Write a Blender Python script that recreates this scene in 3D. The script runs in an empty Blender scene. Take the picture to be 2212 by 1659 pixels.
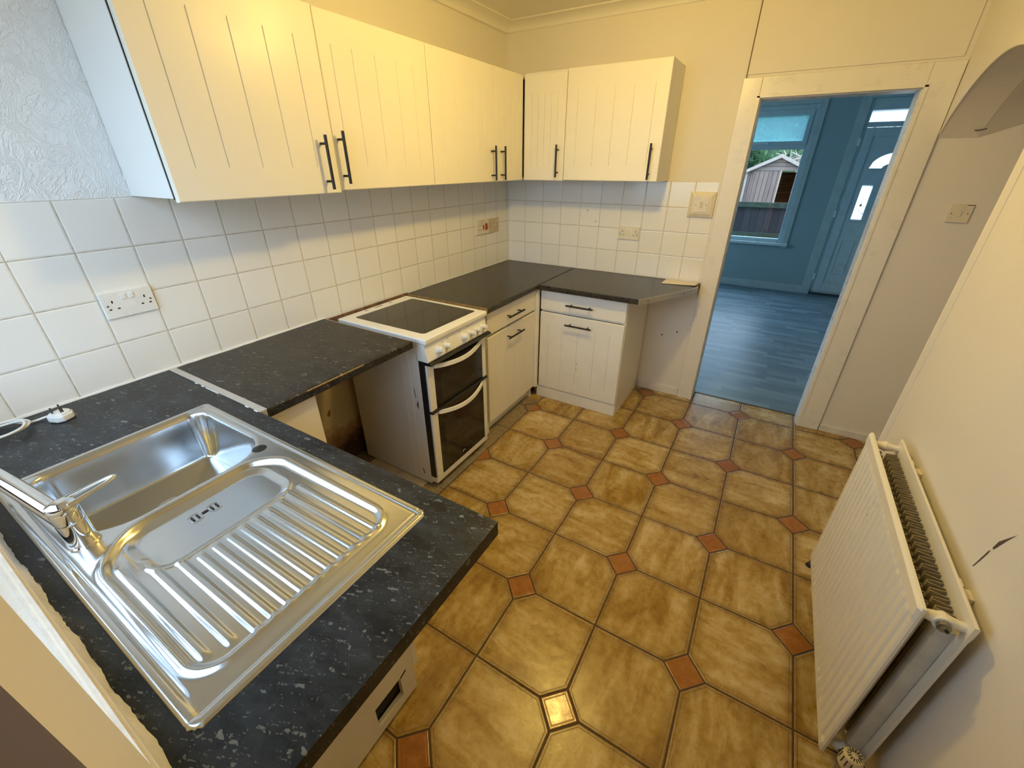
import bpy, bmesh, math, random
import numpy as np
from mathutils import Vector, Matrix
random.seed(7)
rng = np.random.default_rng(7)
SC = bpy.context.scene
COL = SC.collection
PI = math.pi

# ---------------------------------------------------------------- camera, world, lights, exposure
R = [[0.8583202693132859, 0.513114243403195, -0.0002974940928125577],
     [0.23919657905226352, -0.4006327984658512, -0.8844650119496615],
     [-0.45395078131407895, 0.759083087685523, -0.46660642315997947]]
CAM = (1.8625, -3.0531, 1.5738)
cam_d = bpy.data.cameras.new('camera'); cam = bpy.data.objects.new('camera', cam_d); COL.objects.link(cam)
cam.matrix_world = Matrix(((R[0][0], -R[1][0], -R[2][0], CAM[0]), (R[0][1], -R[1][1], -R[2][1], CAM[1]),
                           (R[0][2], -R[1][2], -R[2][2], CAM[2]), (0, 0, 0, 1)))
cam_d.sensor_fit = 'HORIZONTAL'; cam_d.sensor_width = 36.0
cam_d.lens = 898.5685 / 2212 * 36.0
cam_d.clip_start = 0.005; cam_d.clip_end = 200
SC.camera = cam

SC.view_settings.view_transform = 'Standard'
SC.view_settings.look = 'None'
SC.view_settings.gamma = 1.0
SC.view_settings.use_curve_mapping = False
SC.view_settings.exposure = 0.0

world = bpy.data.worlds.new('sky'); SC.world = world; world.use_nodes = True
bg = world.node_tree.nodes['Background']
bg.inputs[0].default_value = (0.60, 0.78, 1.0, 1); bg.inputs[1].default_value = 6.9

LAMP = (1.27, -1.42, 2.20)
ld = bpy.data.lights.new('lamp_light', 'POINT'); ld.energy = 66; ld.color = (1.0, 0.69, 0.17); ld.shadow_soft_size = 0.045
lo = bpy.data.objects.new('lamp_light', ld); lo.location = LAMP; COL.objects.link(lo)

def portal(name, loc, rot, sx, sy):
    d = bpy.data.lights.new(name, 'AREA'); d.shape = 'RECTANGLE'; d.size = sx; d.size_y = sy
    d.cycles.is_portal = True
    o = bpy.data.objects.new(name, d); o.location = loc; o.rotation_euler = rot; COL.objects.link(o)
portal('daylight_kitchen', (0.765, -3.22, 1.58), (PI/2, 0, 0), 1.4, 1.25)
portal('daylight_added_side', (-1.42, 2.0, 1.4), (0, -PI/2, 0), 1.4, 1.6)  # portal of the unseen side window added to brighten the front room
portal('daylight_front', (0.65, 4.02, 1.42), (-PI/2, 0, 0), 2.7, 1.6)
SC.cycles.max_bounces = 10; SC.cycles.diffuse_bounces = 6; SC.cycles.transparent_max_bounces = 12
SC.cycles.sample_clamp_indirect = 6.0

# ---------------------------------------------------------------- node expression helper
class X:
    def __init__(s, nt, v): s.nt = nt; s.v = v
    def _m(s, op, *a):
        n = s.nt.nodes.new('ShaderNodeMath'); n.operation = op
        for i, q in enumerate((s,) + a):
            q = q.v if isinstance(q, X) else q
            if isinstance(q, (int, float)): n.inputs[i].default_value = q
            else: s.nt.links.new(q, n.inputs[i])
        return X(s.nt, n.outputs[0])
    def __add__(s, o): return s._m('ADD', o)
    def __sub__(s, o): return s._m('SUBTRACT', o)
    def __mul__(s, o): return s._m('MULTIPLY', o)
    def __truediv__(s, o): return s._m('DIVIDE', o)
    def abs(s): return s._m('ABSOLUTE')
    def floor(s): return s._m('FLOOR')
    def round(s): return s._m('ROUND')
    def min(s, o): return s._m('MINIMUM', o)
    def max(s, o): return s._m('MAXIMUM', o)
    def lt(s, o): return s._m('LESS_THAN', o)
    def gt(s, o): return s._m('GREATER_THAN', o)
    def mod(s, o): return s._m('FLOORED_MODULO', o)
    def smooth(s, a, b, lo=0.0, hi=1.0):
        n = s.nt.nodes.new('ShaderNodeMapRange'); n.interpolation_type = 'SMOOTHSTEP'
        s.nt.links.new(s.v, n.inputs[0])
        n.inputs[1].default_value = a; n.inputs[2].default_value = b; n.inputs[3].default_value = lo; n.inputs[4].default_value = hi
        return X(s.nt, n.outputs[0])

class Mat:
    """principled material with helpers"""
    def __init__(s, name, col=(.8, .8, .8), rough=.5, metal=0.0, spec=.5, coat=0.0):
        s.m = bpy.data.materials.new(name); s.m.use_nodes = True; s.nt = s.m.node_tree
        s.p = s.nt.nodes['Principled BSDF']
        s.p.inputs['Base Color'].default_value = (*col, 1); s.p.inputs['Roughness'].default_value = rough
        s.p.inputs['Metallic'].default_value = metal; s.p.inputs['Specular IOR Level'].default_value = spec
        s.p.inputs['Coat Weight'].default_value = coat
        s.h = None
    def link(s, a, b): s.nt.links.new(a.v if isinstance(a, X) else a, b)
    def pos(s):
        g = s.nt.nodes.new('ShaderNodeNewGeometry'); q = s.nt.nodes.new('ShaderNodeSeparateXYZ')
        s.nt.links.new(g.outputs['Position'], q.inputs[0]); s.posv = g.outputs['Position']
        return [X(s.nt, o) for o in q.outputs]
    def vec(s, x, y, z):
        n = s.nt.nodes.new('ShaderNodeCombineXYZ')
        for i, q in enumerate((x, y, z)):
            q = q.v if isinstance(q, X) else q
            if isinstance(q, (int, float)): n.inputs[i].default_value = q
            else: s.nt.links.new(q, n.inputs[i])
        return n.outputs[0]
    def noise(s, vec=None, scale=5, detail=3, rough=.5, dist=0.0):
        n = s.nt.nodes.new('ShaderNodeTexNoise'); n.inputs['Scale'].default_value = scale
        n.inputs['Detail'].default_value = detail; n.inputs['Roughness'].default_value = rough; n.inputs['Distortion'].default_value = dist
        if vec is None: s.pos(); vec = s.posv
        s.nt.links.new(vec, n.inputs['Vector']); return X(s.nt, n.outputs[0])
    def voro(s, vec, scale, feature='F1', rnd=1.0):
        n = s.nt.nodes.new('ShaderNodeTexVoronoi'); n.feature = feature; n.inputs['Scale'].default_value = scale
        n.inputs['Randomness'].default_value = rnd
        s.nt.links.new(vec, n.inputs['Vector']); return n
    def white(s, vec):
        n = s.nt.nodes.new('ShaderNodeTexWhiteNoise'); n.noise_dimensions = '3D'; s.nt.links.new(vec, n.inputs['Vector']); return n
    def mix(s, f, a, b):
        n = s.nt.nodes.new('ShaderNodeMix'); n.data_type = 'RGBA'
        for sock, v in ((n.inputs[0], f), (n.inputs[6], a), (n.inputs[7], b)):
            v = v.v if isinstance(v, X) else v
            if isinstance(v, (int, float)): sock.default_value = v
            elif isinstance(v, tuple): sock.default_value = (*v, 1)
            else: s.nt.links.new(v, sock)
        return n.outputs[2]
    def ramp(s, f, stops):
        n = s.nt.nodes.new('ShaderNodeValToRGB'); e = n.color_ramp.elements
        while len(e) < len(stops): e.new(.5)
        for k, (p, c) in zip(e, stops): k.position = p; k.color = (*c, 1)
        s.link(f, n.inputs[0]); return n.outputs[0]
    def color(s, c): s.link(c, s.p.inputs['Base Color'])
    def rough(s, c): s.link(c, s.p.inputs['Roughness'])
    def bump(s, h, strength=.3, dist=.002):
        n = s.nt.nodes.new('ShaderNodeBump'); n.inputs['Strength'].default_value = strength; n.inputs['Distance'].default_value = dist
        s.link(h, n.inputs['Height'])
        if s.h is not None: s.nt.links.new(s.h, n.inputs['Normal'])
        s.h = n.outputs[0]; s.nt.links.new(s.h, s.p.inputs['Normal'])

def simple(name, col, rough=.5, metal=0.0, var=.05, scale=9, bump=.0, bscale=60, coat=0.0, spec=.5):
    """plain material with a little uneven tone so that nothing is perfectly flat"""
    m = Mat(name, col, rough, metal, spec, coat)
    x, y, z = m.pos()
    n = m.noise(m.posv, scale, 4, .6)
    d = tuple(max(0, c * (1 - var * 2)) for c in col); b = tuple(min(1, c * (1 + var)) for c in col)
    m.color(m.ramp(n, [(.3, d), (.7, b)]))
    m.rough(n.smooth(.2, .8, max(.02, rough - .06), rough + .06))
    if bump: m.bump(m.noise(m.posv, bscale, 4, .6), bump, .002)
    return m.m

# ---------------------------------------------------------------- materials
TILE = 0.152
def tile_mat(name, axis, off):
    m = Mat(name, (.82, .81, .77), .14, coat=0)
    x, y, z = m.pos(); h = x if axis == 'x' else y
    u = (h - off) / TILE; v = (z - 1.4801) / TILE
    g = ((u - u.round()).abs()).min((v - v.round()).abs()) * TILE
    fl = m.white(m.vec(u.floor(), v.floor(), 3.0))
    rv = X(m.nt, fl.outputs[0])
    grout = g.lt(.0016)
    n = m.noise(m.posv, 3.0, 3)
    c = m.mix(rv * .5 + n * .3, (.80, .79, .75), (.86, .85, .82))
    gc = m.ramp(m.noise(m.posv, 40, 2), [(.3, (.40, .34, .24)), (.7, (.60, .55, .45))])
    m.color(m.mix(grout, c, gc)); m.rough(grout * .5 + .13)
    e = g.smooth(.0008, .0065)
    m.bump(e, .55, .0016)
    # each tile is set a hair out of true
    un = (u - u.floor()) * (rv - .5) + (v - v.floor()) * (X(m.nt, m.white(m.vec(u.floor(), v.floor(), 9.0)).outputs[0]) - .5)
    m.bump(un, .4, .002)
    m.bump(m.noise(m.posv, 22, 2), .05, .002)
    return m.m
M = {}
M['tile_l'] = tile_mat('tile_glazed_left', 'y', -2.7547)
M['tile_b'] = tile_mat('tile_glazed_back', 'x', .1586)

def floor_mat():
    S = .3284
    m = Mat('floor_ceramic', rough=.3)
    x, y, z = m.pos()
    u = (x - 2.2878) / S; v = (y + 2.3695) / S
    ru, rv_ = u.round(), v.round()
    du = (u - ru).abs(); dv = (v - rv_).abs()
    even = (ru + rv_).mod(2.0).lt(.5)
    man = (du + dv) * S
    H = .070
    ins = man.lt(H) * even
    edge_grid = du.min(dv) * S
    edge_dia = ((man - H).abs() * .7071) + (even * -10.0 + 10.0)
    # inside a diamond only the diamond edge counts
    e = (edge_grid + ins * 10.0).min(edge_dia)
    grout = e.lt(.0029)
    fu, fv = u.floor(), v.floor()
    w = m.white(m.vec(fu, fv, 1.0)); r1 = X(m.nt, w.outputs[0])
    w2 = m.white(m.vec(fu, fv, 5.0)); r2 = X(m.nt, w2.outputs[0])
    # streaks turn a quarter from tile to tile
    flip = r1.gt(.5)
    a = (x * flip) + (y * (flip * -1.0 + 1.0)); b = (y * flip) + (x * (flip * -1.0 + 1.0))
    vec = m.vec(a * 5.0 + r1 * 40.0, b * 16.0 + r2 * 40.0, r2 * 20.0)
    n1 = m.noise(vec, 1.0, 5, .62, .6)
    n2 = m.noise(m.posv, 34, 4, .7)
    t = n1 * .8 + n2 * .22 + (r2 - .5) * .08
    tan = m.ramp(t, [(.26, (.17, .085, .008)), (.40, (.29, .170, .025)), (.52, (.43, .300, .100)), (.67, (.62, .50, .29))])
    # darker rim line pressed into each tile
    rim = (e - .0115).abs().lt(.0011)
    dusk = e.smooth(.002, .045)
    tan = m.mix(dusk * -.6 + .6, tan, (.23, .13, .03))
    tan = m.mix(rim * .75, tan, (.14, .065, .018))
    terra = m.ramp(m.noise(m.posv, 30, 4, .7), [(.3, (.25, .090, .016)), (.7, (.38, .160, .042))])
    base = m.mix(ins, tan, terra)
    # offcuts along the left run are a plain greyer tile
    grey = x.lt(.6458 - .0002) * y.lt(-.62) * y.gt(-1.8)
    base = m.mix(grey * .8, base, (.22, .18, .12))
    spots = m.voro(m.posv, 2.3); sp = X(m.nt, spots.outputs['Distance']).lt(.013)
    base = m.mix(sp * .9, base, (.05, .03, .02))
    m.color(m.mix(grout, base, (.055, .032, .022)))
    m.rough(grout * .4 + ins * -.08 + n2 * .22 + .17)
    m.bump(e.smooth(.001, .006), .6, .0022)
    m.bump((e - .0115).abs().smooth(0, .003), .25, .001)
    m.bump(n2, .14, .003)
    return m.m
M['floor'] = floor_mat()

def vinyl_mat():
    m = Mat('floor_vinyl_plank', rough=.38)
    x, y, z = m.pos()
    row = (y / .065).floor(); rr = X(m.nt, m.white(m.vec(row, 0.0, 0.0)).outputs[0])
    colm = (x / .30 + rr * 5.0).floor(); pc = X(m.nt, m.white(m.vec(row, colm, 2.0)).outputs[0])
    n = m.noise(m.vec(x * 3.0 + pc * 30, y * 60.0, 0.0), 1, 5, .6)
    n2 = m.noise(m.vec(x * 8.0, y * 14.0, 0.0), 1, 3, .6)
    t = pc * .45 + n * .4 + n2 * .2
    c = m.ramp(t, [(.25, (.10, .165, .20)), (.5, (.155, .235, .285)), (.8, (.23, .33, .385))])
    m.color(c); m.rough(n * .2 + .28); m.bump(n, .15, .001)
    return m.m
M['vinyl'] = vinyl_mat()

def plaster(name, col, tex=0.0, fine=.12, rough=.6):
    m = Mat(name, col, rough)
    x, y, z = m.pos()
    n = m.noise(m.posv, 2.2, 4); n2 = m.noise(m.posv, 160, 3)
    d = tuple(c * .93 for c in col)
    m.color(m.mix(n, d, col))
    m.bump(n2, fine, .002)
    m.bump(m.noise(m.posv, 14, 3), .10, .006)
    return m.m
M['plaster'] = plaster('plaster_cream', (.80, .755, .68))
M['ceiling'] = plaster('plaster_ceiling', (.83, .80, .73))
M['blue_wall'] = plaster('plaster_blue', (.33, .47, .50), fine=.05)
M['white_gloss'] = simple('gloss_white_paint', (.80, .77, .71), .30, var=.012, bump=.02, bscale=25)
M['skirt_w'] = simple('skirting_paint', (.76, .73, .67), .35, var=.08, bump=.05)

def anaglypta():
    m = Mat('relief_wallpaper', (.84, .84, .83), .6)
    x, y, z = m.pos()
    wv = m.noise(m.posv, 9, 3, .5)
    vec = m.vec(x * 3 + wv * 1.2, y * 13.0 + wv * 3.0, z * 5.5 + wv * 2.2)
    a = (m.noise(vec, 1.5, 4, .6, 1.6) - .5).abs()
    b = (m.noise(vec, 3.4, 3, .6, 1.0) - .5).abs()
    h = a.smooth(0, .07) * .7 + b.smooth(0, .09) * .3
    m.bump(h, .5, .004)
    n = m.noise(m.posv, 2.2, 4); m.color(m.mix(n, (.83, .83, .82), (.87, .87, .86)))
    return m.m
M['relief'] = anaglypta()

def stained_wall():
    m = Mat('bare_wall', rough=.8)
    x, y, z = m.pos()
    n = m.noise(m.posv, 9, 5, .6)
    damp = z.smooth(.02, .38) + (n - .5) * .9
    blot = m.noise(m.vec(x * 10, y * 14.0, z * 9.0), 1.3, 3)
    c = m.ramp(damp, [(.15, (.055, .024, .02)), (.5, (.30, .19, .10)), (.8, (.47, .40, .28))])
    c = m.mix(blot.gt(.64) * z.lt(.45) * y.gt(-1.93) * y.lt(-1.8), c, (.22, .10, .055))
    m.color(c); m.bump(n, .3, .006)
    return m.m
M['bare'] = stained_wall()
M['brown_bare'] = simple('bare_brown_plaster', (.22, .115, .06), .9, var=.3, scale=22, bump=.5, bscale=50)

def worktop(name, base, mid, chip, vs, thr, rough, grain=1.0):
    m = Mat(name, rough=rough)
    x, y, z = m.pos()
    w = m.noise(m.posv, 60, 3)
    v = m.vec(x * .7 + w * .035, y * 1.5 + w * .035, z)
    n = m.noise(v, vs * .28, 6, .75)
    c = m.ramp(n, [(.38, base), (.58, mid), (.74, tuple(q * 2.0 for q in mid))])
    for k, (sc, am, tt) in enumerate(((vs, .85, thr), (vs * 2.1, .7, thr - .14), (vs * 4.3, .55, thr - .26))):
        vo = m.voro(v, sc); d = X(m.nt, vo.outputs['Distance'])
        wn_ = m.white(vo.outputs['Position']); r_ = X(m.nt, wn_.outputs[0])
        sz = (r_ - tt) * (.26 / (1.0 - tt)) + .10
        f = d.lt(sz) * r_.gt(tt)
        c = m.mix(f * am, c, m.mix(m.noise(v, sc * 1.7, 2), tuple(q * .35 for q in chip), chip))
    m.p.inputs['Specular IOR Level'].default_value = .30
    m.color(c); m.rough(n * .16 + (rough - .06)); m.bump(m.noise(m.posv, 300, 2), .05, .001)
    return m.m
M['wt_sink'] = worktop('laminate_black_speckle', (.0065, .008, .011), (.022, .027, .034), (.23, .24, .24), 44, .86, .33)
M['wt_mid'] = worktop('laminate_black_brown_speckle', (.009, .009, .010), (.028, .027, .027), (.24, .23, .22), 50, .84, .36)
M['wt_far'] = worktop('laminate_grey_granite', (.014, .0125, .010), (.048, .041, .032), (.10, .088, .068), 150, .60, .27)
M['chip'] = simple('raw_chipboard_and_highlight', (.42, .26, .09), .9, var=.25, scale=90, bump=.5, bscale=130)
M['unit'] = simple('cabinet_ivory', (.82, .79, .70), .38, var=.01, scale=4, bump=.015, bscale=110)
M['unit_side'] = simple('cabinet_side_white', (.81, .80, .77), .42, var=.015, scale=5, bump=.02, bscale=90)
M['unit_base'] = simple('cabinet_white_worn', (.82, .80, .75), .40, var=.02, scale=8, bump=.02, bscale=90)
M['groove'] = simple('groove_shadow_line', (.70, .64, .52), .5)
M['unit_in'] = simple('cabinet_inside_shade', (.03, .024, .02), .7)  # near black: the shade inside the cabinet is put into the colour
M['black_h'] = simple('handle_black', (.008, .008, .009), .42)
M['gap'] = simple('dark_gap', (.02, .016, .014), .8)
M['plug_w'] = simple('plastic_white', (.80, .79, .75), .28, var=.02)
M['plug_cream'] = simple('plastic_cream', (.74, .68, .54), .3, var=.03)
M['plug_old'] = simple('plastic_yellowed', (.62, .53, .36), .4, var=.12, scale=60)
M['hole'] = simple('socket_hole', (.015, .012, .012), .6)
M['red'] = simple('switch_red', (.36, .018, .015), .3)
M['screw'] = simple('screw_metal', (.30, .29, .27), .35, .9)
M['brass_dull'] = simple('screw_dark', (.10, .08, .06), .5, .5)
M['enamel'] = simple('cooker_enamel', (.84, .84, .82), .22, var=.02)
M['enamel_side'] = simple('cooker_side_sheet', (.74, .73, .71), .34, var=.04, scale=3)
M['glass_black'] = simple('ceramic_glass', (.010, .009, .007), .07, var=.1, spec=.4)
M['oven_glass'] = simple('oven_glass', (.009, .009, .010), .06, var=.1)
M['oven_win'] = simple('oven_window', (.022, .021, .020), .10, var=.2)
M['black_pl'] = simple('black_plastic', (.013, .013, .014), .32)
M['scar'] = simple('scraped_metal', (.10, .06, .05), .7)
M['dent'] = simple('dented_enamel', (.45, .40, .37), .6)
M['paper'] = simple('paper_pale', (.80, .73, .69), .7, var=.03)
M['alu'] = simple('aluminium_strip', (.60, .58, .54), .35, .8)
M['joint'] = simple('joint_strip_metal', (.62, .61, .60), .38, .55)
M['seal'] = simple('silicone_white', (.82, .81, .78), .35)
M['rad'] = simple('radiator_enamel', (.80, .75, .63), .32, var=.01)
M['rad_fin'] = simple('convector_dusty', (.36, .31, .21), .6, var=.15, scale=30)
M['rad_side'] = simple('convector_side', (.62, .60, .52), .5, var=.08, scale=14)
M['valve'] = simple('valve_plastic', (.74, .62, .36), .35, var=.05)
M['copper'] = simple('pipe_painted_dark', (.09, .055, .04), .4)
M['rawplaster'] = simple('ragged_filler', (.76, .74, .70), .75, var=.08, scale=25, bump=.6, bscale=40)
M['frame_brown'] = simple('window_frame_brown', (.10, .06, .04), .6, var=.12, scale=20)
M['upvc'] = simple('upvc_white_cool', (.70, .82, .85), .3, var=.03)
M['upvc_dim'] = simple('upvc_frame', (.50, .66, .70), .3, var=.03)
M['skirt_b'] = simple('skirting_blue_room', (.46, .60, .60), .4, var=.05)
M['gasket'] = simple('gasket_dark', (.03, .05, .06), .6)
M['lead'] = simple('lead_strip', (.30, .28, .26), .5)
M['amber'] = simple('amber_glass', (.70, .55, .15), .3)
M['grass'] = simple('garden_ground', (.12, .12, .09), .95, var=.3, scale=3)

def steel(name, col, rough, brushed=True):
    m = Mat(name, col, rough, 1.0)
    x, y, z = m.pos()
    n = m.noise(m.posv, 260, 2)
    s = m.noise(m.posv, 7, 5, .65)
    if brushed:
        m.rough(s * .12 + (rough - .06)); m.bump(m.noise(m.posv, 900, 2), .02, .0003)
    m.color(m.mix(s, tuple(c * .92 for c in col), col))
    return m.m
M['steel'] = steel('stainless_steel', (.66, .68, .70), .20)
M['chrome'] = steel('chrome', (.86, .87, .89), .05, False)

def wood(name, c1, c2, axis='z', pitch=.1, rough=.8, off=0.0):
    m = Mat(name, rough=rough)
    x, y, z = m.pos()
    if axis == 'z': a, run = x, z          # vertical boards along x
    elif axis == 'zy': a, run = y, z
    else: a, run = z, x                    # boards laid flat, stacked in z
    k = ((a - off) / pitch); kf = k.floor(); r = X(m.nt, m.white(m.vec(kf, 1.0, 0.0)).outputs[0])
    n = m.noise(m.vec(a * 50.0 + r * 30.0, run * 4.0 + r * 10, y * 3.0), 1, 4, .6)
    e = (k - k.round()).abs() * pitch
    c = m.ramp(n * .7 + r * .4, [(.25, c1), (.8, c2)])
    m.color(m.mix(e.lt(.004), c, tuple(q * .25 for q in c1))); m.bump(e.smooth(0, .008), .7, .008); m.bump(n, .2, .003)
    return m.m
M['shed'] = wood('shed_weathered_boards', (.12, .080, .062), (.27, .19, .16), 'z', .09)
M['shed_gable'] = wood('shed_gable_boards', (.16, .115, .096), (.27, .20, .17), 'x', .085)
M['shed_in'] = wood('shed_inside_boards', (.30, .10, .03), (.75, .30, .09), 'x', .075)
M['shed_trim'] = simple('shed_bargeboard', (.38, .31, .26), .8, var=.1, scale=20)
M['felt'] = simple('shed_roof_felt', (.17, .15, .13), .9)
M['fence'] = wood('fence_dark_boards', (.006, .005, .007), (.040, .030, .034), 'z', .11)
M['fence_rail'] = simple('fence_rail_mossy', (.035, .050, .030), .9, var=.3, scale=14)
M['post_white'] = simple('white_batten', (.15, .15, .13), .6)

def leaf_mat():
    m = Mat('foliage', rough=.6)
    x, y, z = m.pos(); n = m.noise(m.posv, 2.4, 4, .7)
    m.color(m.ramp(n, [(.3, (.006, .022, .006)), (.5, (.025, .075, .02)), (.75, (.075, .16, .045))]))
    return m.m
M['leaf'] = leaf_mat()
M['bark'] = simple('bark', (.09, .06, .045), .9, var=.3, scale=30)

def glass_mat(name, tint=(1, 1, 1), frost=0.0):
    m = bpy.data.materials.new(name); m.use_nodes = True; nt = m.node_tree; nt.nodes.clear()
    out = nt.nodes.new('ShaderNodeOutputMaterial'); mx = nt.nodes.new('ShaderNodeMixShader')
    tr = nt.nodes.new('ShaderNodeBsdfTransparent'); gl = nt.nodes.new('ShaderNodeBsdfGlossy'); fr = nt.nodes.new('ShaderNodeFresnel')
    tr.inputs[0].default_value = (*tint, 1); gl.inputs['Roughness'].default_value = .01; ge = nt.nodes.new('ShaderNodeNewGeometry'); mi_ = nt.nodes.new('ShaderNodeMapRange'); mi_.inputs[3].default_value = 1.45; mi_.inputs[4].default_value = 1/1.45
    nt.links.new(ge.outputs['Backfacing'], mi_.inputs[0]); nt.links.new(mi_.outputs[0], fr.inputs[0])
    nt.links.new(fr.outputs[0], mx.inputs[0]); nt.links.new(gl.outputs[0], mx.inputs[2]); nt.links.new(mx.outputs[0], out.inputs[0])
    if frost > 0:
        m2 = nt.nodes.new('ShaderNodeMixShader'); tl = nt.nodes.new('ShaderNodeBsdfTranslucent'); tl.inputs[0].default_value = (*tint, 1)
        nz = nt.nodes.new('ShaderNodeTexNoise'); nz.inputs['Scale'].default_value = 30
        mr = nt.nodes.new('ShaderNodeMapRange'); mr.inputs[3].default_value = max(0, frost - .1); mr.inputs[4].default_value = min(1, frost + .1)
        nt.links.new(nz.outputs[0], mr.inputs[0]); nt.links.new(mr.outputs[0], m2.inputs[0])
        nt.links.new(tr.outputs[0], m2.inputs[1]); nt.links.new(tl.outputs[0], m2.inputs[2]); nt.links.new(m2.outputs[0], mx.inputs[1])
    else: nt.links.new(tr.outputs[0], mx.inputs[1])
    return m
M['pane'] = glass_mat('clear_glass', (.90, .93, .94))
M['pane_misty'] = glass_mat('misty_glass', (.50, .74, .78), .20)
M['pane_obscure'] = glass_mat('obscure_glass', (1, 1, 1), .9)
def bulb_mat():
    m = Mat('bulb_glow', (1, .9, .7), .3); m.p.inputs['Emission Color'].default_value = (1, .68, .25, 1)
    m.p.inputs['Emission Strength'].default_value = 30; return m.m
M['bulb'] = bulb_mat()

# ---------------------------------------------------------------- mesh builder
class MB:
    def __init__(s): s.v = []; s.f = []; s.mi = []; s.sm = []
    def add(s, vs, fs, mi=0, smooth=False):
        o = len(s.v); s.v += [tuple(p) for p in vs]
        for f in fs: s.f.append(tuple(i + o for i in f)); s.mi.append(mi); s.sm.append(smooth)
        return s
    def bm(s, b, mi=0, smooth=False):
        b.verts.ensure_lookup_table(); b.verts.index_update()
        s.add([v.co[:] for v in b.verts], [[v.index for v in f.verts] for f in b.faces], mi, smooth); b.free(); return s
    def box(s, x0, x1, y0, y1, z0, z1, bev=0.0, mi=0, seg=2, rot=None):
        b = bmesh.new(); bmesh.ops.create_cube(b, size=1)
        for v in b.verts: v.co = Vector(((x0+x1)/2 + v.co.x*(x1-x0), (y0+y1)/2 + v.co.y*(y1-y0), (z0+z1)/2 + v.co.z*(z1-z0)))
        if bev > 0: bmesh.ops.bevel(b, geom=b.edges[:], offset=bev, segments=seg, profile=.5, affect='EDGES')
        if rot is not None:
            c = Vector(((x0+x1)/2, (y0+y1)/2, (z0+z1)/2)); bmesh.ops.transform(b, matrix=Matrix.Translation(c) @ rot @ Matrix.Translation(-c), verts=b.verts[:])
        return s.bm(b, mi, bev > 0)
    def prism(s, pts, axis, a, b_, mi=0, bev=0.0, seg=2):
        """pts in the plane across `axis`, pushed from a to b_"""
        def P(p, t): return {'x': (t, p[0], p[1]), 'y': (p[0], t, p[1]), 'z': (p[0], p[1], t)}[axis]
        b = bmesh.new()
        v0 = [b.verts.new(P(p, a)) for p in pts]; v1 = [b.verts.new(P(p, b_)) for p in pts]
        b.faces.new(v0); b.faces.new(v1[::-1]); n = len(pts)
        for i in range(n): b.faces.new((v0[i], v1[i], v1[(i+1) % n], v0[(i+1) % n]))
        bmesh.ops.recalc_face_normals(b, faces=b.faces[:])
        if bev > 0: bmesh.ops.bevel(b, geom=b.edges[:], offset=bev, segments=seg, profile=.5, affect='EDGES')
        return s.bm(b, mi, bev > 0)
    def lathe(s, prof, origin, axis=(0, 0, 1), n=28, mi=0, smooth=True, caps=True):
        ax = Vector(axis).normalized(); t = Vector((1, 0, 0)) if abs(ax.x) < .9 else Vector((0, 1, 0))
        u = ax.cross(t).normalized(); w = ax.cross(u); o = Vector(origin); vs = []; fs = []
        for r, h in prof:
            for k in range(n):
                a = 2*PI*k/n; vs.append(o + ax*h + (u*math.cos(a) + w*math.sin(a))*r)
        for i in range(len(prof)-1):
            for k in range(n): fs.append((i*n+k, i*n+(k+1) % n, (i+1)*n+(k+1) % n, (i+1)*n+k))
        if caps:
            fs.append(tuple(range(n))[::-1]); fs.append(tuple((len(prof)-1)*n+k for k in range(n)))
        return s.add(vs, fs, mi, smooth)
    def tube(s, path, r, n=14, mi=0, sub=6, closed=False, sx=1.0, smoothpath=True):
        P = [Vector(p) for p in path]; rr = r if isinstance(r, (list, tuple)) else [r]*len(P)
        if smoothpath and len(P) > 2:
            Q = []; RQ = []; m_ = len(P)
            for i in range(m_ if closed else m_-1):
                g = (lambda k: P[k % m_]) if closed else (lambda k: P[max(0, min(m_-1, k))])
                p0, p1, p2, p3 = g(i-1), g(i), g(i+1), g(i+2)
                for j in range(sub):
                    t = j/sub
                    Q.append(.5*((2*p1)+(-p0+p2)*t+(2*p0-5*p1+4*p2-p3)*t*t+(-p0+3*p1-3*p2+p3)*t**3)); RQ.append(rr[i]*(1-t)+rr[(i+1) % m_]*t)
            if not closed: Q.append(P[-1]); RQ.append(rr[-1])
            P, rr = Q, RQ
        up = Vector((0, 0, 1)); vs = []; fs = []; L = len(P)
        d0 = (P[1]-P[0]).normalized(); u = up.cross(d0)
        if u.length < .1: u = Vector((1, 0, 0)).cross(d0)
        u.normalize()
        for i in range(L):
            if closed: d = (P[(i+1) % L]-P[i-1]).normalized()
            else: d = (P[min(L-1, i+1)]-P[max(0, i-1)]).normalized()
            u = (u - d*u.dot(d)).normalized(); w = d.cross(u)
            for k in range(n):
                a = 2*PI*k/n; vs.append(P[i] + (u*math.cos(a)*sx + w*math.sin(a))*rr[i])
        for i in range(L if closed else L-1):
            j = (i+1) % L
            for k in range(n): fs.append((i*n+k, i*n+(k+1) % n, j*n+(k+1) % n, j*n+k))
        if not closed: fs.append(tuple(range(n))[::-1]); fs.append(tuple((L-1)*n+k for k in range(n)))
        return s.add(vs, fs, mi, True)
    def build(s, name, mats, parent=None, origin=(0, 0, 0)):
        if not isinstance(mats, (list, tuple)): mats = [mats]
        me = bpy.data.meshes.new(name); o = Vector(origin)
        if parent is not None: o = ORG[parent.name]
        me.from_pydata([tuple(Vector(p)-o) for p in s.v], [], s.f)
        for m in mats: me.materials.append(m)
        me.polygons.foreach_set('material_index', s.mi); me.polygons.foreach_set('use_smooth', s.sm)
        b = bmesh.new(); b.from_mesh(me); bmesh.ops.recalc_face_normals(b, faces=b.faces[:]); b.to_mesh(me); b.free()
        wnm = False
        if any(s.sm):
            try: me.set_sharp_from_angle(angle=math.radians(38))
            except Exception: pass
            wnm = True
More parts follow.
